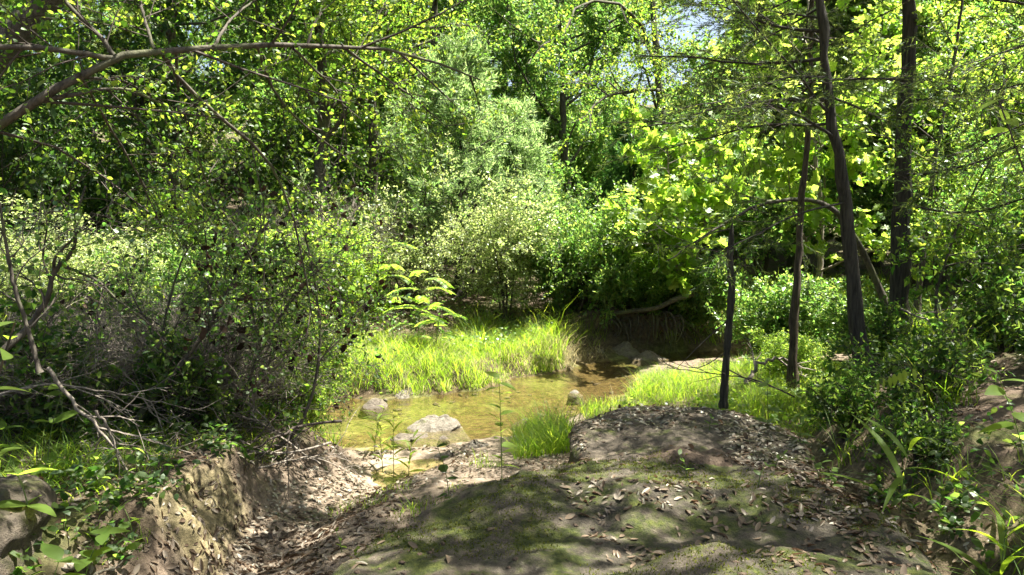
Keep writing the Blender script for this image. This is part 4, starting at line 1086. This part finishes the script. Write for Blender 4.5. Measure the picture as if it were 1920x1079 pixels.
dead_branch(703, 'upright pale dead stalk in the thicket', [(182, 660, 5.6), (181, 610, 5.6), (180, 600, 5.6)], .010, 3, .2)
dead_branch(704, 'bare branch lying almost level along the bank top', [(0, 740, 4.8), (90, 722, 4.9), (200, 735, 5.0), (330, 760, 5.2)], .010, 9, .4)
dead_branch(705, 'arching bare branch over the bank edge left of centre', [(620, 830, 5.9), (540, 850, 5.7), (430, 840, 5.5), (330, 800, 5.3), (280, 770, 5.2)], .010, 10, .45)
dead_branch(706, 'dark dead branch slanting down toward the clay face', [(640, 790, 6.0), (560, 800, 5.8), (480, 840, 5.5), (400, 860, 5.3), (330, 870, 5.1)], .012, 10, .5, 'twig_dark')
dead_branch(707, 'tangle of thin dead twigs above the leaf-filled gully', [(600, 870, 5.8), (540, 830, 5.8), (480, 770, 5.8), (430, 740, 5.8)], .008, 12, .5)
dead_branch(708, 'dark mossy limb lying along the foot of the thicket', [(90, 880, 4.6), (180, 880, 4.7), (270, 885, 4.8), (380, 870, 5.0)], .022, 6, .3, 'twig_dark')
dead_branch(709, 'grey dead branch lying on the far left of the bank', [(0, 800, 5.2), (60, 790, 5.2), (130, 800, 5.3), (200, 790, 5.4)], .010, 8, .4)
dead_branch(710, 'bare twiggy branch in the middle of the thicket', [(330, 800, 5.6), (400, 740, 5.8), (470, 700, 6.0), (560, 680, 6.3)], .009, 12, .5)
dead_branch(711, 'fallen bare branch in the grass by the slim red trunk', [(1490, 745, 7.2), (1420, 715, 7.3), (1330, 700, 7.3), (1250, 690, 7.4)], .009, 7, .35, 'twig_dark')
dead_branch(712, 'pale curved fallen limb behind the right-hand grass', [(1400, 720, 8.4), (1420, 690, 8.5), (1455, 672, 8.6), (1490, 680, 8.7)], .028, 3, .3)
dead_branch(713, 'dead branch sloping across the right bank below the cedars', [(1690, 580, 7.2), (1760, 610, 6.9), (1830, 640, 6.6)], .010, 6, .35)
dead_branch(714, 'bent dry branch at the far left against the sunlit bush', [(50, 470, 6.6), (30, 440, 6.6), (60, 400, 6.6), (75, 430, 6.6)], .006, 3, .2)
dead_branch(715, 'bare twig standing in front of the dark background at left', [(215, 440, 8.0), (200, 400, 8.0), (210, 370, 8.0), (190, 340, 8.0)], .010, 4, .3)
dead_branch(716, 'gnarled grey root lying at the bottom left', [(120, 1075, 3.6), (150, 1050, 3.6), (165, 1055, 3.65), (180, 1090, 3.6)], .022, 2, .08)

for i, (pts, l) in enumerate([([(350, 760, 5.9), (420, 690, 6.0), (520, 640, 6.2)], 'thin dead branch slanting up through the thicket'), ([(120, 700, 5.6), (220, 690, 5.7), (330, 720, 5.8)], 'level dead branch at the left of the thicket'),
        ([(450, 860, 5.5), (500, 800, 5.7), (560, 740, 6.0)], 'dead branch rising over the gully head'), ([(60, 850, 4.8), (150, 830, 4.9), (260, 850, 5.0)], 'dead branch lying on the left bank among leaves'),
        ([(250, 700, 5.8), (300, 760, 5.6), (380, 820, 5.4)], 'dead branch pointing down to the clay face'), ([(480, 880, 5.4), (560, 860, 5.7), (640, 850, 6.0)], 'fallen twig at the head of the gully')]):
    dead_branch(730+i, l, pts, .008, 10, .4, 'twig_dead' if i % 2 else 'twig_dark')
# roots hanging from the undercut bank
b = at(1205, 640, 13.1)
rt = thing('root_tangle', 'matted bare roots hanging from the undercut bank at the head of the pool', 'roots', b)
rg = np.random.default_rng(77)
for i in range(9):
    x0 = 1135 + i*17 + rg.normal()*6; y0 = 588 + rg.normal()*6 + abs(i-5)*2
    pp = resample(P([(x0-25, y0+4, 13.3), (x0, y0, 13.15), (x0+8+6*rg.normal(), y0+24, 13.05), (x0+4+8*rg.normal(), y0+48+10*rg.random(), 13.1)]) - b, 12)
    g = Geo(); Vv, q = tubes(pp, np.linspace(.028, .008, 12), 6); g.add(Vv, q); g.build('root', M['bark_oak'], rt, True)
n = 90
o = np.array([at(1130 + rg.random()*150, 588 + rg.random()*20, 13.1) for i in range(n)]) - b
fr = grow(o, np.tile([0, -.25, -1.0], (n, 1)) + .35*rg.normal(size=(n, 3)), .25+.35*rg.random(n), 7, .16, -.05, rg)
g = Geo(); Vv, q = tubes(fr, np.full((n, 1), .006)*np.linspace(1, .4, 7)[None], 4); g.add(Vv, q); g.build('fine_roots', M['bark_oak'], rt, kind='stuff')
pp = resample(P([(1130, 592, 13.1), (1180, 584, 13.0), (1230, 578, 12.95), (1270, 560, 13.0), (1330, 545, 13.3)]) - b, 14)
g = Geo(); Vv, q = tubes(pp, np.linspace(.03, .05, 14), 9); g.add(Vv, q); g.build('root_log', M['bark_oak'], rt, True)

# ------------------------------------------------------------------ grass
def blades(pos, H, W, bend, rng, lean=.25, segs=3):
    n = len(pos)
    th = rng.random(n)*6.283
    side = np.stack([np.cos(th), np.sin(th), np.zeros(n)], 1)
    fw = np.stack([-np.sin(th), np.cos(th), np.zeros(n)], 1)
    ln = np.abs(lean*rng.normal(size=n)); bd = bend*(.4+rng.random(n))
    vs_ = []
    for i in range(segs):
        t = i/segs
        c = pos + fw*((ln*t + bd*t*t)*H)[:, None] + np.array([0, 0, 1.0])*((t - .35*bd*t*t)*H)[:, None]
        ww = W*(1-.55*t)*.5
        vs_ += [c - side*ww[:, None], c + side*ww[:, None]]
    tip = pos + fw*((ln + bd)*H)[:, None] + np.array([0, 0, 1.0])*((1-.35*bd)*H)[:, None]
    vs_.append(tip)
    k = 2*segs+1
    V = np.stack(vs_, 1).reshape(-1, 3)
    off = (np.arange(n)*k)[:, None]
    quads = np.concatenate([off + np.array([[2*i, 2*i+1, 2*i+3, 2*i+2]]) for i in range(segs-1)])
    tri = off + np.array([[2*segs-2, 2*segs-1, 2*segs]])
    return V, [tri, quads]

def grass(name, label, xr, yr, n, H, W, bend, seed, mat='grass', cond=None, tuft=.0, cat='grass', hv=.4):
    rng = np.random.default_rng(seed)
    x = xr[0] + (xr[1]-xr[0])*rng.random(n*2); y = yr[0] + (yr[1]-yr[0])*rng.random(n*2)
    if tuft:
        kx = xr[0] + (xr[1]-xr[0])*rng.random(max(n//40, 3)); ky = yr[0] + (yr[1]-yr[0])*rng.random(len(kx))
        pk = rng.integers(0, len(kx), n*2)
        x = kx[pk] + tuft*rng.normal(size=n*2); y = ky[pk] + tuft*rng.normal(size=n*2)
    h, d, far, rb, lb, gd = height(x, y, True)
    ok = (h > .015)
    if cond is not None: ok &= cond(x, y, h, d, far, rb, lb)
    i = np.nonzero(ok)[0][:n]
    pos = np.stack([x[i], y[i], h[i]-.01], 1)
    patch = np.clip(1 + .8*fbm(x[i]*1.6, y[i]*1.6, oct=2), .45, 1.7)
    V, F = blades(pos, H*patch*np.clip(1+hv*rng.normal(size=len(i)), .3, 2), W*(.7+.6*rng.random(len(i))), bend, rng, segs=2 if yr[0] > 6.4 and H < .5 else 3)
    o = Geo().add(V, F).build(name, M[mat], kind='stuff')
    o['label'] = label; o['category'] = cat
    return o
grass('spit_grass', 'lush bright grass covering the sunlit spit behind the pool', (-2.1, .75), (9.6, 13.0), 22000, .15, .005, .7, 801, cond=lambda x, y, h, d, far, rb, lb: far & (d < 1.9))
grass('tall_spit_grass', 'taller dark-green reedy grass at the back of the spit', (-.6, 1.5), (10.6, 13.0), 1300, .38, .006, 1.1, 802, cond=lambda x, y, h, d, far, rb, lb: far & (d > .15))
grass('dry_spit_grass', 'straw-coloured grass hanging over the water at the tip of the spit', (-.2, 1.4), (10.2, 12.4), 900, .26, .007, 1.1, 803, 'grass_dry', cond=lambda x, y, h, d, far, rb, lb: far & (d < .4))
grass('right_bank_grass', 'short sunlit grass right of the pool around the dead snag', (.75, 4.2), (6.5, 10.9), 26000, .14, .005, .7, 804, cond=lambda x, y, h, d, far, rb, lb: ~far & (d > .03) & (rb < .1))
grass('meadow_grass', 'pale long grass among the sunlit bushes on the far left bank', (-9, -2.4), (9.6, 14.5), 12000, .38, .009, .9, 805, cond=lambda x, y, h, d, far, rb, lb: far & (d > .1))
grass('far_bank_grass', 'grass and low weeds on the far bank behind the dark channel', (2.3, 8), (13.2, 17), 6000, .30, .012, .8, 806, cond=lambda x, y, h, d, far, rb, lb: far & (d > .1))
grass('waterside_grass', 'clump of fresh grass between the flat block and the water', (.02, .55), (6.3, 7.75), 1600, .22, .006, .8, 807, cond=lambda x, y, h, d, far, rb, lb: ~far & (d > -.05))
grass('left_waterside_grass', 'thin grass along the water edge below the left thicket', (-6.5, -1.5), (6.6, 8.2), 2600, .24, .008, .8, 808, cond=lambda x, y, h, d, far, rb, lb: ~far & (d > 0))
grass('right_bank_tufts', 'scattered tufts of dark grass on the shaded right bank', (1.9, 5.2), (3.6, 9), 2400, .24, .008, 1.0, 809, tuft=.07, cond=lambda x, y, h, d, far, rb, lb: (rb > .1))
grass('corner_grass', 'clump of long green grass in the lower right corner', (1.92, 2.5), (3.0, 3.6), 170, .20, .007, 1.0, 810, tuft=.10, cond=lambda x, y, h, d, far, rb, lb: (x > 1.9))
grass('left_bank_tufts', 'small dark grass tufts on the shaded left bank', (-3.4, -1.7), (3.7, 6), 2600, .13, .006, 1.0, 811, tuft=.08, cond=lambda x, y, h, d, far, rb, lb: (lb > .15))
grass('sand_sprouts', 'sparse grass sprouts in the sunlit sand by the gully', (-1.2, .3), (4.6, 7.2), 420, .10, .005, .7, 812, tuft=.05, cond=lambda x, y, h, d, far, rb, lb: (lb < -.15) & ~far & (d > .05))

grass('spit_straw', 'dead straw blades mixed through the grass of the spit', (-2.1, 1.5), (9.6, 13.2), 3200, .22, .005, 1.2, 813, 'grass_dry', cond=lambda x, y, h, d, far, rb, lb: far & (d < 1.9))
grass('right_bank_straw', 'dead straw blades mixed through the right-hand grass', (.75, 4.2), (6.5, 10.9), 2200, .16, .005, 1.2, 814, 'grass_dry', cond=lambda x, y, h, d, far, rb, lb: ~far & (d > .03) & (rb < .1))
def cover(name, label, xr, yr, n, L, hmax, mat, seed, cond, thr=-.1):
    rng = np.random.default_rng(seed)
    x = xr[0]+(xr[1]-xr[0])*rng.random(n*4); y = yr[0]+(yr[1]-yr[0])*rng.random(n*4)
    h, d, far, rb, lb, gd = height(x, y, True)
    ok = (h > .02) & cond(x, y, h, d, far, rb, lb) & (fbm(x*1.9+seed, y*1.9, oct=3) > thr)
    i = np.nonzero(ok)[0][:n]; m = len(i)
    # leaves stand in small sprigs
    sp = rng.integers(0, max(m//7, 1), m); px, py, ph = x[i][sp], y[i][sp], h[i][sp]
    th = rng.random(m)*6.283; up = hmax*rng.random(m)**1.6
    C = np.stack([px+np.cos(th)*.025*rng.random(m), py+np.sin(th)*.025*rng.random(m), ph+up], 1)
    A = np.stack([np.cos(th), np.sin(th), .5*rng.normal(size=m)+.2], 1)
    s_ = L*(.5+.9*rng.random(m))
    V, F = leaf_geo('oval', C, A, np.array([0, 0, 1.0])+.5*rng.normal(size=(m, 3)), s_, s_*.5)
    o = Geo().add(V, F).build(name, M[mat], kind='stuff'); o['label'] = label; o['category'] = 'ground cover'
cover('left_ground_cover', 'low leafy ground cover on the shaded left bank', (-4.2, -1.7), (3.3, 6.8), 4200, .055, .14, 'leaf_shaded', 821, lambda x, y, h, d, far, rb, lb: lb > .12)
cover('right_ground_cover', 'low leafy ground cover on the shaded right bank', (1.9, 5.0), (3.4, 8.5), 3800, .055, .18, 'leaf_shaded', 822, lambda x, y, h, d, far, rb, lb: rb > .02, .0)
cover('far_ground_cover', 'leafy weeds along the far bank below the bushes', (-3.2, 6.0), (11.0, 15.5), 5000, .06, .25, 'leaf_shrub', 823, lambda x, y, h, d, far, rb, lb: far & (d > .5))
cover('right_grass_weeds', 'broad-leaved weeds in the right-hand grass', (1.2, 3.8), (6.6, 10.5), 1800, .06, .16, 'leaf_lime', 824, lambda x, y, h, d, far, rb, lb: ~far & (d > .1) & (rb < .3))
# ------------------------------------------------------------------ herbs with leaves one can pick out
def leaf_mesh(name, mat, wid=.5, fold=.12, curl=.25, seg=5):
    """ovate leaf of unit length lying along +x, folded at the midrib, curling down at the tip"""
    V, F = [], []
    for i in range(seg+1):
        t = i/seg; ww = wid*.5*math.sin(math.pi*min(1, (t*.93+.03))**.8)
        z = -curl*t*t
        V += [(t, -ww, z+fold*ww), (t, 0, z), (t, ww, z+fold*ww)]
    for i in range(seg):
        a = i*3
        F += [(a, a+3, a+4, a+1), (a+1, a+4, a+5, a+2)]
    return mesh_np(name, np.array(V), np.array(F), mat, True)
LM = {'lime': leaf_mesh('leaf', M['leaf_lime']), 'shrub': leaf_mesh('leaf', M['leaf_shrub']), 'oak': leaf_mesh('leaf', M['leaf_oak']),
      'dark': leaf_mesh('leaf', M['leaf_dark'], .75), 'broad': leaf_mesh('leaf', M['leaf_oak'], .72), 'long': leaf_mesh('leaf', M['leaf_lime'], .16, .2, .5, 7), 'grassy': leaf_mesh('leaf', M['grass'], .10, .3, .6, 8), 'pale': leaf_mesh('leaf', M['leaf_pale'], .5)}
def herb(seed, label, b, H, n, L, kind='lime', lean=(0, 0), name='herb', group='herbs with single leaves', el=.35, whorl=1, t0=.25, stem='stem_green', r=.004):
    rng = np.random.default_rng(seed); b = np.asarray(b, float)
    root = thing(name, label, 'plant', b, group)
    p = resample(np.array([(0, 0, -.06), (lean[0]*.25, lean[1]*.25, H*.4), (lean[0]*.6, lean[1]*.6, H*.75), (lean[0], lean[1], H)]), 12)
    g = Geo(); V, q = tubes(p, np.linspace(r, r*.4, 12), 5); g.add(V, q); g.build('stem', M[stem], root, True)
    for i in range(n):
        t = t0 + (1-t0)*(i//whorl)/max((n-1)//whorl, 1)
        o = obj('leaf', LM[kind], root); k = t*11; k0 = int(min(k, 10))
        o.location = tuple(p[k0]*(1-(k-k0)) + p[k0+1]*(k-k0))
        s = L*(.7+.5*rng.random())*(1.05-.35*abs(t-.5)); o.scale = (s, s, s)
        o.rotation_euler = (rng.normal()*.25, -el*(.5+rng.random()) + .2*rng.normal(), (i % whorl)*6.283/whorl + (i//whorl)*2.4 + .4*rng.normal())
    return root
def gp(px, py, z):
    p = at_z(px, py, z); zz, nn = drop(p[0], p[1]); return np.array([p[0], p[1], zz])
herb(901, 'tall slim sapling with sunlit yellow leaves in front of the pool', gp(942, 950, .30), .78, 15, .11, 'lime', (-.02, 0), 'sapling', r=.004, t0=.35)
herb(902, 'dark-leaved seedling on the shadow edge of the sand', gp(845, 940, .35), .36, 6, .085, 'dark', (-.08, 0), 'seedling', t0=.5)
herb(903, 'small seedling with drooping dark leaves rooted on the mossy ledge', gp(828, 930, .45), .14, 5, .08, 'dark', (.03, 0), 'seedling', t0=.4, el=.1)
for i, (px, py, H, l) in enumerate([(718, 860, .45, 'leftmost of the slender lance-leaved stems at the near water edge'), (738, 868, .55, 'second slender lance-leaved stem at the near water edge'), (765, 860, .36, 'third, shorter lance-leaved stem at the near water edge'), (700, 838, .40, 'lance-leaved stem half hidden by the left shrub at the waterline')]):
    herb(910+i, l, gp(px, py, .1), H, 13, .15, 'long', (.05*(i-1), 0), 'waterside_herb', el=.6)
for i, (px, py, H, n, L, k, l) in enumerate([
        (85, 1060, .22, 9, .15, 'broad', 'broad-leaved plant in a sunny spot beside the corner rock'), (150, 1010, .26, 9, .13, 'broad', 'leafy plant in the middle of the lower left corner'),
        (60, 1010, .28, 8, .14, 'lime', 'bright plant against the top of the corner rock'), (200, 1060, .16, 7, .10, 'broad', 'low plant near the gnarled grey root'),
        (85, 905, .50, 7, .15, 'lime', 'tall thin plant with few long yellow-green leaves at the left'), (120, 860, .34, 6, .13, 'lime', 'plant with paired bright leaves on the left bank top'),
        (250, 960, .18, 8, .08, 'oak', 'small leafy weed on the bank above the clay face'), (330, 985, .14, 7, .06, 'oak', 'tiny weed at the top of the clay face'), (30, 900, .25, 9, .10, 'oak', 'leafy weed at the left edge behind the corner rock'),
        (280, 1030, .14, 8, .07, 'oak', 'small weed on the shaded slope left of the clay face'), (170, 930, .2, 8, .08, 'oak', 'weed among dead leaves on the left bank')]):
    herb(930+i, l, gp(px, py, .62), H, n, L, k, (.10*math.sin(i*2), .10*math.cos(i*1.3)), 'broadleaf_plant', el=.25, whorl=3)
for i, (px, py, H, n, L, k, l) in enumerate([
        (1440, 800, .30, 8, .10, 'shrub', 'leafy sprout at the foot of the red earth bank'), (1330, 815, .10, 6, .06, 'shrub', 'tiny sprout near the right end of the flat block'), (1500, 830, .20, 9, .08, 'shrub', 'dark weed in the shaded cut beside the ledge'),
        (1560, 870, .20, 9, .08, 'shrub', 'weed low on the shaded cut bank'), (1590, 800, .24, 9, .08, 'shrub', 'weed halfway up the shaded cut bank'), (1700, 830, .18, 8, .07, 'shrub', 'weed right of the long-bladed grass plant'),
        (1540, 905, .16, 8, .09, 'shrub', 'bright-tipped weed at the bottom of the cut'), (1660, 690, .26, 9, .10, 'shrub', 'weed beside the base of the crooked cedar'), (1740, 660, .30, 9, .11, 'lime', 'yellow-leaved weed on the bank below the thick cedar'),
        (1840, 640, .35, 9, .12, 'lime', 'tall weed on the sunlit part of the right bank'), (1800, 700, .22, 8, .09, 'shrub', 'weed on the littered slope at the right'), (1450, 870, .12, 7, .06, 'shrub', 'small weed in the leaf-filled hollow by the mound'),
        (1290, 905, .12, 7, .06, 'shrub', 'seedling in the leaf litter below the dirt mound'), (1420, 930, .11, 6, .05, 'shrub', 'seedling right of the dirt mound on the ledge'), (1640, 745, .25, 10, .08, 'shrub', 'weed at the upper edge of the cut bank'),
        (1880, 760, .18, 8, .07, 'shrub', 'small weed on the littered slope near the right edge'), (640, 925, .10, 8, .05, 'lime', 'low sprout in the sunlit sand left of the ledge'), (660, 945, .08, 7, .04, 'lime', 'smaller sprout beside the low sprout in the sand')]):
    herb(960+i, l, gp(px, py, .6), H, n, L, k, (.05*math.sin(i*3), .04*math.cos(i*2)), 'weed', el=.35, whorl=2)
herb(990, 'long-bladed arching grass plant on the shaded right bank', gp(1690, 880, .75), .34, 8, .42, 'grassy', (.04, 0), 'grass_plant', el=.75, t0=.1)
herb(991, 'smaller long-bladed grass plant at the right edge', gp(1880, 960, .8), .30, 7, .36, 'grassy', (.02, 0), 'grass_plant', el=.75, t0=.1)
herb(992, 'sapling with large leaves poking in at the right edge near eye level', np.array([2.2, 3.25, drop(2.2, 3.25)[0]]), .85, 7, .13, 'lime', (-.22, 0), 'leafy_sapling', el=.1, t0=.7)
herb(993, 'tall sapling with big yellow-green leaves at the upper right edge', np.array([2.45, 3.4, drop(2.45, 3.4)[0]]), 1.75, 10, .12, 'lime', (-.36, .1), 'leafy_sapling', el=-.1, t0=.72, stem='twig_dark', r=.008)
herb(994, 'leafy sapling top near the left edge in front of the dark wood', np.array([-1.75, 2.3, drop(-1.75, 2.3)[0]]), 1.55, 8, .09, 'oak', (.32, 0), 'leafy_sapling', el=0, t0=.75, stem='twig_dark', r=.008)
# flat oat-like seed heads
sd = leaf_mesh('seed_head', M['seed'], .55, .05, .1, 4)
b = gp(1760, 800, .95)
so = thing('oat_grass', 'drooping stem of flat bright seed heads in front of the shaded bank', 'plant', b, 'herbs with single leaves')
top = resample(np.array([b, at(1762, 760, b[1]), at(1745, 712, b[1]), at(1700, 700, b[1]), at(1650, 712, b[1])]) - b, 20)
g = Geo(); Vv, q = tubes(top, np.linspace(.003, .001, 20), 4); g.add(Vv, q); g.build('stem', M['stem_green'], so, True)
for i, (px, py) in enumerate([(1645, 722), (1656, 715), (1667, 712), (1676, 708), (1686, 705), (1695, 700), (1712, 698), (1728, 727)]):
    o = obj('seed_head', sd, so); o.location = tuple(at(px, py-6, b[1]-.02) - b); o.scale = (.065, .065, .065); o.rotation_euler = (1.2+.2*math.sin(i*5), 1.35+.15*math.sin(i*3), .3*math.cos(i*7))

# ------------------------------------------------------------------ fallen leaves
def fallen_mesh(seed):
    rng = np.random.default_rng(seed); V, F = [], []
    wd = .34+.12*rng.random(); cu = .25*rng.normal(); cup = .35+.4*rng.random()
    for i in range(5):
        t = i/4; ww = wd*.5*(math.sin(math.pi*(t*.9+.05))**.75)
        z = cu*((t-.5)**2) + .05
        V += [(t-.5, -ww, z+cup*ww), (t-.5, 0, z), (t-.5, ww, z+cup*ww*.8)]
    for i in range(4):
        a = i*3; F += [(a, a+3, a+4, a+1), (a+1, a+4, a+5, a+2)]
    return np.array(V), np.array(F)
FM = [fallen_mesh(i) for i in range(8)]
FME = [mesh_np('fallen_leaf', v, f, M['litter'], True) for v, f in FM]
rng = np.random.default_rng(4242)
cand = []
def sow(n, xr, yr, dens=None, sz=.049):
    x = xr[0]+(xr[1]-xr[0])*rng.random(n); y = yr[0]+(yr[1]-yr[0])*rng.random(n)
    if dens is not None:
        k = rng.random(n) < dens(x, y); x, y = x[k], y[k]
    h = height(x, y); d, s = chan(x, y)
    for a, c in zip(x, y):
        z, nn = drop(a, c)
        if z < .03: continue
        cand.append((a, c, z, nn[0], nn[1], nn[2], sz*(.45+.35*rng.random()+.75*rng.random()**3)))
patchy = lambda lo, s=2.2: (lambda x, y: np.clip((fbm(x*s, y*s, oct=4, gain=.65)-lo)*3.0, .015, 1))
gully = lambda x, y: np.exp(-(dist_line(x, y, GUL)/.45)**2)
sow(15000, (-2.4, -.3), (3.4, 7.2), gully)
sow(3600, (-.8, 1.7), (2.6, 5.2), patchy(.42, 2.6))
sow(2600, (.4, 1.75), (4.7, 6.3), patchy(.1, 2.6))
sow(1500, (1.2, 2.1), (3.0, 4.6), lambda x, y: np.exp(-((x-1.62)/.3)**2-((y-3.85)/.42)**2))
sow(900, (.3, 1.3), (3.6, 4.8), lambda x, y: np.exp(-((x-.85)/.28)**2-((y-4.05)/.22)**2))
sow(9000, (1.8, 5.2), (3.0, 9.0), patchy(-.35, 1.6))
sow(7000, (-4.5, -1.6), (3.2, 7.0), patchy(-.3, 1.6))
sow(3500, (-1.0, .5), (4.8, 7.2), patchy(-.25, 2.0), .042)
sow(1500, (1.5, 2.2), (4.2, 6.2), None)
cand = np.array(cand)
vis = np.abs(cand[:, 0]) < cand[:, 1]*.64
cand = cand[vis]
dist = np.hypot(np.hypot(cand[:, 0], cand[:, 1]), cand[:, 2]-CAMZ)
inframe = (CAMZ - cand[:, 2])/cand[:, 1] < math.tan(math.radians(4+19.5))
order = np.argsort(np.where(inframe, dist, 99))
def leaf_frame(row):
    nrm = unit(np.array(row[3:6]) + .28*rng.normal(size=3)); a = rng.normal(size=3); a = unit(a - a.dot(nrm)*nrm)
    return a, np.cross(nrm, a), nrm
from mathutils import Matrix
NS = 300
for j, i in enumerate(order[:NS]):
    r = cand[i]; a, b_, nrm = leaf_frame(r)
    o = obj('fallen_leaf', FME[j % 8])
    s = r[6]
    o.matrix_world = Matrix(((a[0]*s, b_[0]*s, nrm[0]*s, r[0]), (a[1]*s, b_[1]*s, nrm[1]*s, r[1]), (a[2]*s, b_[2]*s, nrm[2]*s, r[2]+.002), (0, 0, 0, 1)))
    if r[0] > 1.4: lb_, gr_ = 'dry brown leaf in the leaf pile right of the nearest rock hump', 'fallen leaves in the right-hand pile'
    elif r[0] < -1.0: lb_, gr_ = 'dry brown leaf lying in the gully at the left', 'fallen leaves in the gully'
    elif r[1] < 3.35: lb_, gr_ = 'dry brown leaf lying on the nearest rock hump', 'fallen leaves on the nearest hump'
    else: lb_, gr_ = 'dry brown leaf lying on the mossy foreground ledge', 'fallen leaves on the mossy ledge'
    tag(o, lb_, 'leaf', gr_)
g = Geo()
rest = cand[order[NS:]]
n = len(rest)
nrm = unit(rest[:, 3:6] + .30*rng.normal(size=(n, 3))); a = rng.normal(size=(n, 3)); a = unit(a - (a*nrm).sum(1, keepdims=True)*nrm); b_ = np.cross(nrm, a)
which = rng.integers(0, 8, n)
for kf in range(8):
    m_ = (which == kf) & (rest[:, 1] < 4.9); v, f = FM[kf]; s = rest[m_, 6][:, None, None]
    Vv = rest[m_, None, :3] + (a[m_, None]*v[None, :, 0:1] + b_[m_, None]*v[None, :, 1:2] + nrm[m_, None]*v[None, :, 2:3])*s + np.array([0, 0, .002])
    g.add(Vv.reshape(-1, 3), (f[None] + (np.arange(m_.sum())*len(v))[:, None, None]).reshape(-1, 4))
m_ = rest[:, 1] >= 4.9
Vv, F_ = leaf_geo('oval', rest[m_, :3]+np.array([0, 0, .003]), a[m_], nrm[m_], rest[m_, 6], rest[m_, 6]*.42)
g.add(Vv, F_)
lo = g.build('leaf_litter', M['litter'], smooth=True, kind='stuff')
lo['label'] = 'carpet of dry brown leaves over the banks, gully and ledges'; lo['category'] = 'leaf litter'

# ------------------------------------------------------------------ moss tufts, pebbles
rng = np.random.default_rng(99)
def scatter(n, xr, yr, dens, zmin=-9):
    x = xr[0]+(xr[1]-xr[0])*rng.random(n); y = yr[0]+(yr[1]-yr[0])*rng.random(n)
    k = rng.random(n) < dens(x, y); out = []
    for a, c in zip(x[k], y[k]):
        z, nn = drop(a, c)
        if z > zmin: out.append((a, c, z, *nn))
    return np.array(out)
mp_ = scatter(34000, (-.8, 1.9), (2.6, 5.0), lambda x, y: np.clip((fbm(x*2.1+4, y*2.1, oct=4, gain=.6)-.12)*4, 0, 1))
mn = unit(mp_[:, 3:6] + .5*rng.normal(size=(len(mp_), 3))); L_ = .006+.012*rng.random(len(mp_))
V_, F_ = leaf_geo('sliver', mp_[:, :3]-.001, mn, rng.normal(size=(len(mp_), 3)), L_, L_*.45)
M['moss'] = leaf_mat('moss', [(0.03, 0.036, 0.008), (0.06, 0.068, 0.012), (0.10, 0.105, 0.02)], [(0.10, 0.13, 0.01), (0.18, 0.20, 0.02)], gloss=0.03)
o = Geo().add(V_, F_).build('moss', M['moss'], kind='stuff'); o['label'] = 'low green moss growing in patches on the foreground ledges'; o['category'] = 'moss'
def pebble_mesh(seed):
    r = np.random.default_rng(seed)
    t = (1+5**.5)/2
    v = unit(np.array([(-1, t, 0), (1, t, 0), (-1, -t, 0), (1, -t, 0), (0, -1, t), (0, 1, t), (0, -1, -t), (0, 1, -t), (t, 0, -1), (t, 0, 1), (-t, 0, -1), (-t, 0, 1)], float))
    f = np.array([(0, 11, 5), (0, 5, 1), (0, 1, 7), (0, 7, 10), (0, 10, 11), (1, 5, 9), (5, 11, 4), (11, 10, 2), (10, 7, 6), (7, 1, 8), (3, 9, 4), (3, 4, 2), (3, 2, 6), (3, 6, 8), (3, 8, 9), (4, 9, 5), (2, 4, 11), (6, 2, 10), (8, 6, 7), (9, 8, 1)])
    return v*(1+.22*r.normal(size=(12, 1)))*np.array([1, .75, .5]), f
pk = [pebble_mesh(i) for i in range(5)]
def gravel(name, label, pts, smin, smax, mat):
    g = Geo(); n = len(pts); wch = rng.integers(0, 5, n)
    for k in range(5):
        m_ = wch == k; v, f = pk[k]; c = m_.sum()
        th = rng.random(c)*6.28; sc_ = (smin+(smax-smin)*rng.random(c)**3)[:, None]
        ca, sa = np.cos(th)[:, None], np.sin(th)[:, None]
        X_ = (v[None, :, 0]*ca - v[None, :, 1]*sa)*sc_; Y_ = (v[None, :, 0]*sa + v[None, :, 1]*ca)*sc_; Z_ = v[None, :, 2]*sc_
        Vv = pts[m_, None, :3] + np.stack([X_, Y_, Z_], -1)
        g.add(Vv.reshape(-1, 3), (f[None] + (np.arange(c)*12)[:, None, None]).reshape(-1, 3))
    o = g.build(name, M[mat], smooth=True, kind='stuff'); o['label'] = label; o['category'] = 'gravel'
gravel('bank_gravel', 'small pebbles and soil crumbs strewn over sand, gully and ledges', scatter(5200, (-1.7, 2.2), (2.8, 7.4), lambda x, y: np.clip(.4+fbm(x*2, y*2, oct=3), .1, 1), .02), .003, .022, 'soil')
bp_ = scatter(1800, (-2.5, 2.2), (6.6, 12.5), lambda x, y: np.clip(.35+fbm(x*1.6, y*1.6, oct=3), .05, 1))
gravel('creek_gravel', 'pebbles on the creek bed seen through the shallow water', bp_[bp_[:, 2] < .02], .01, .055, 'wet_stone')
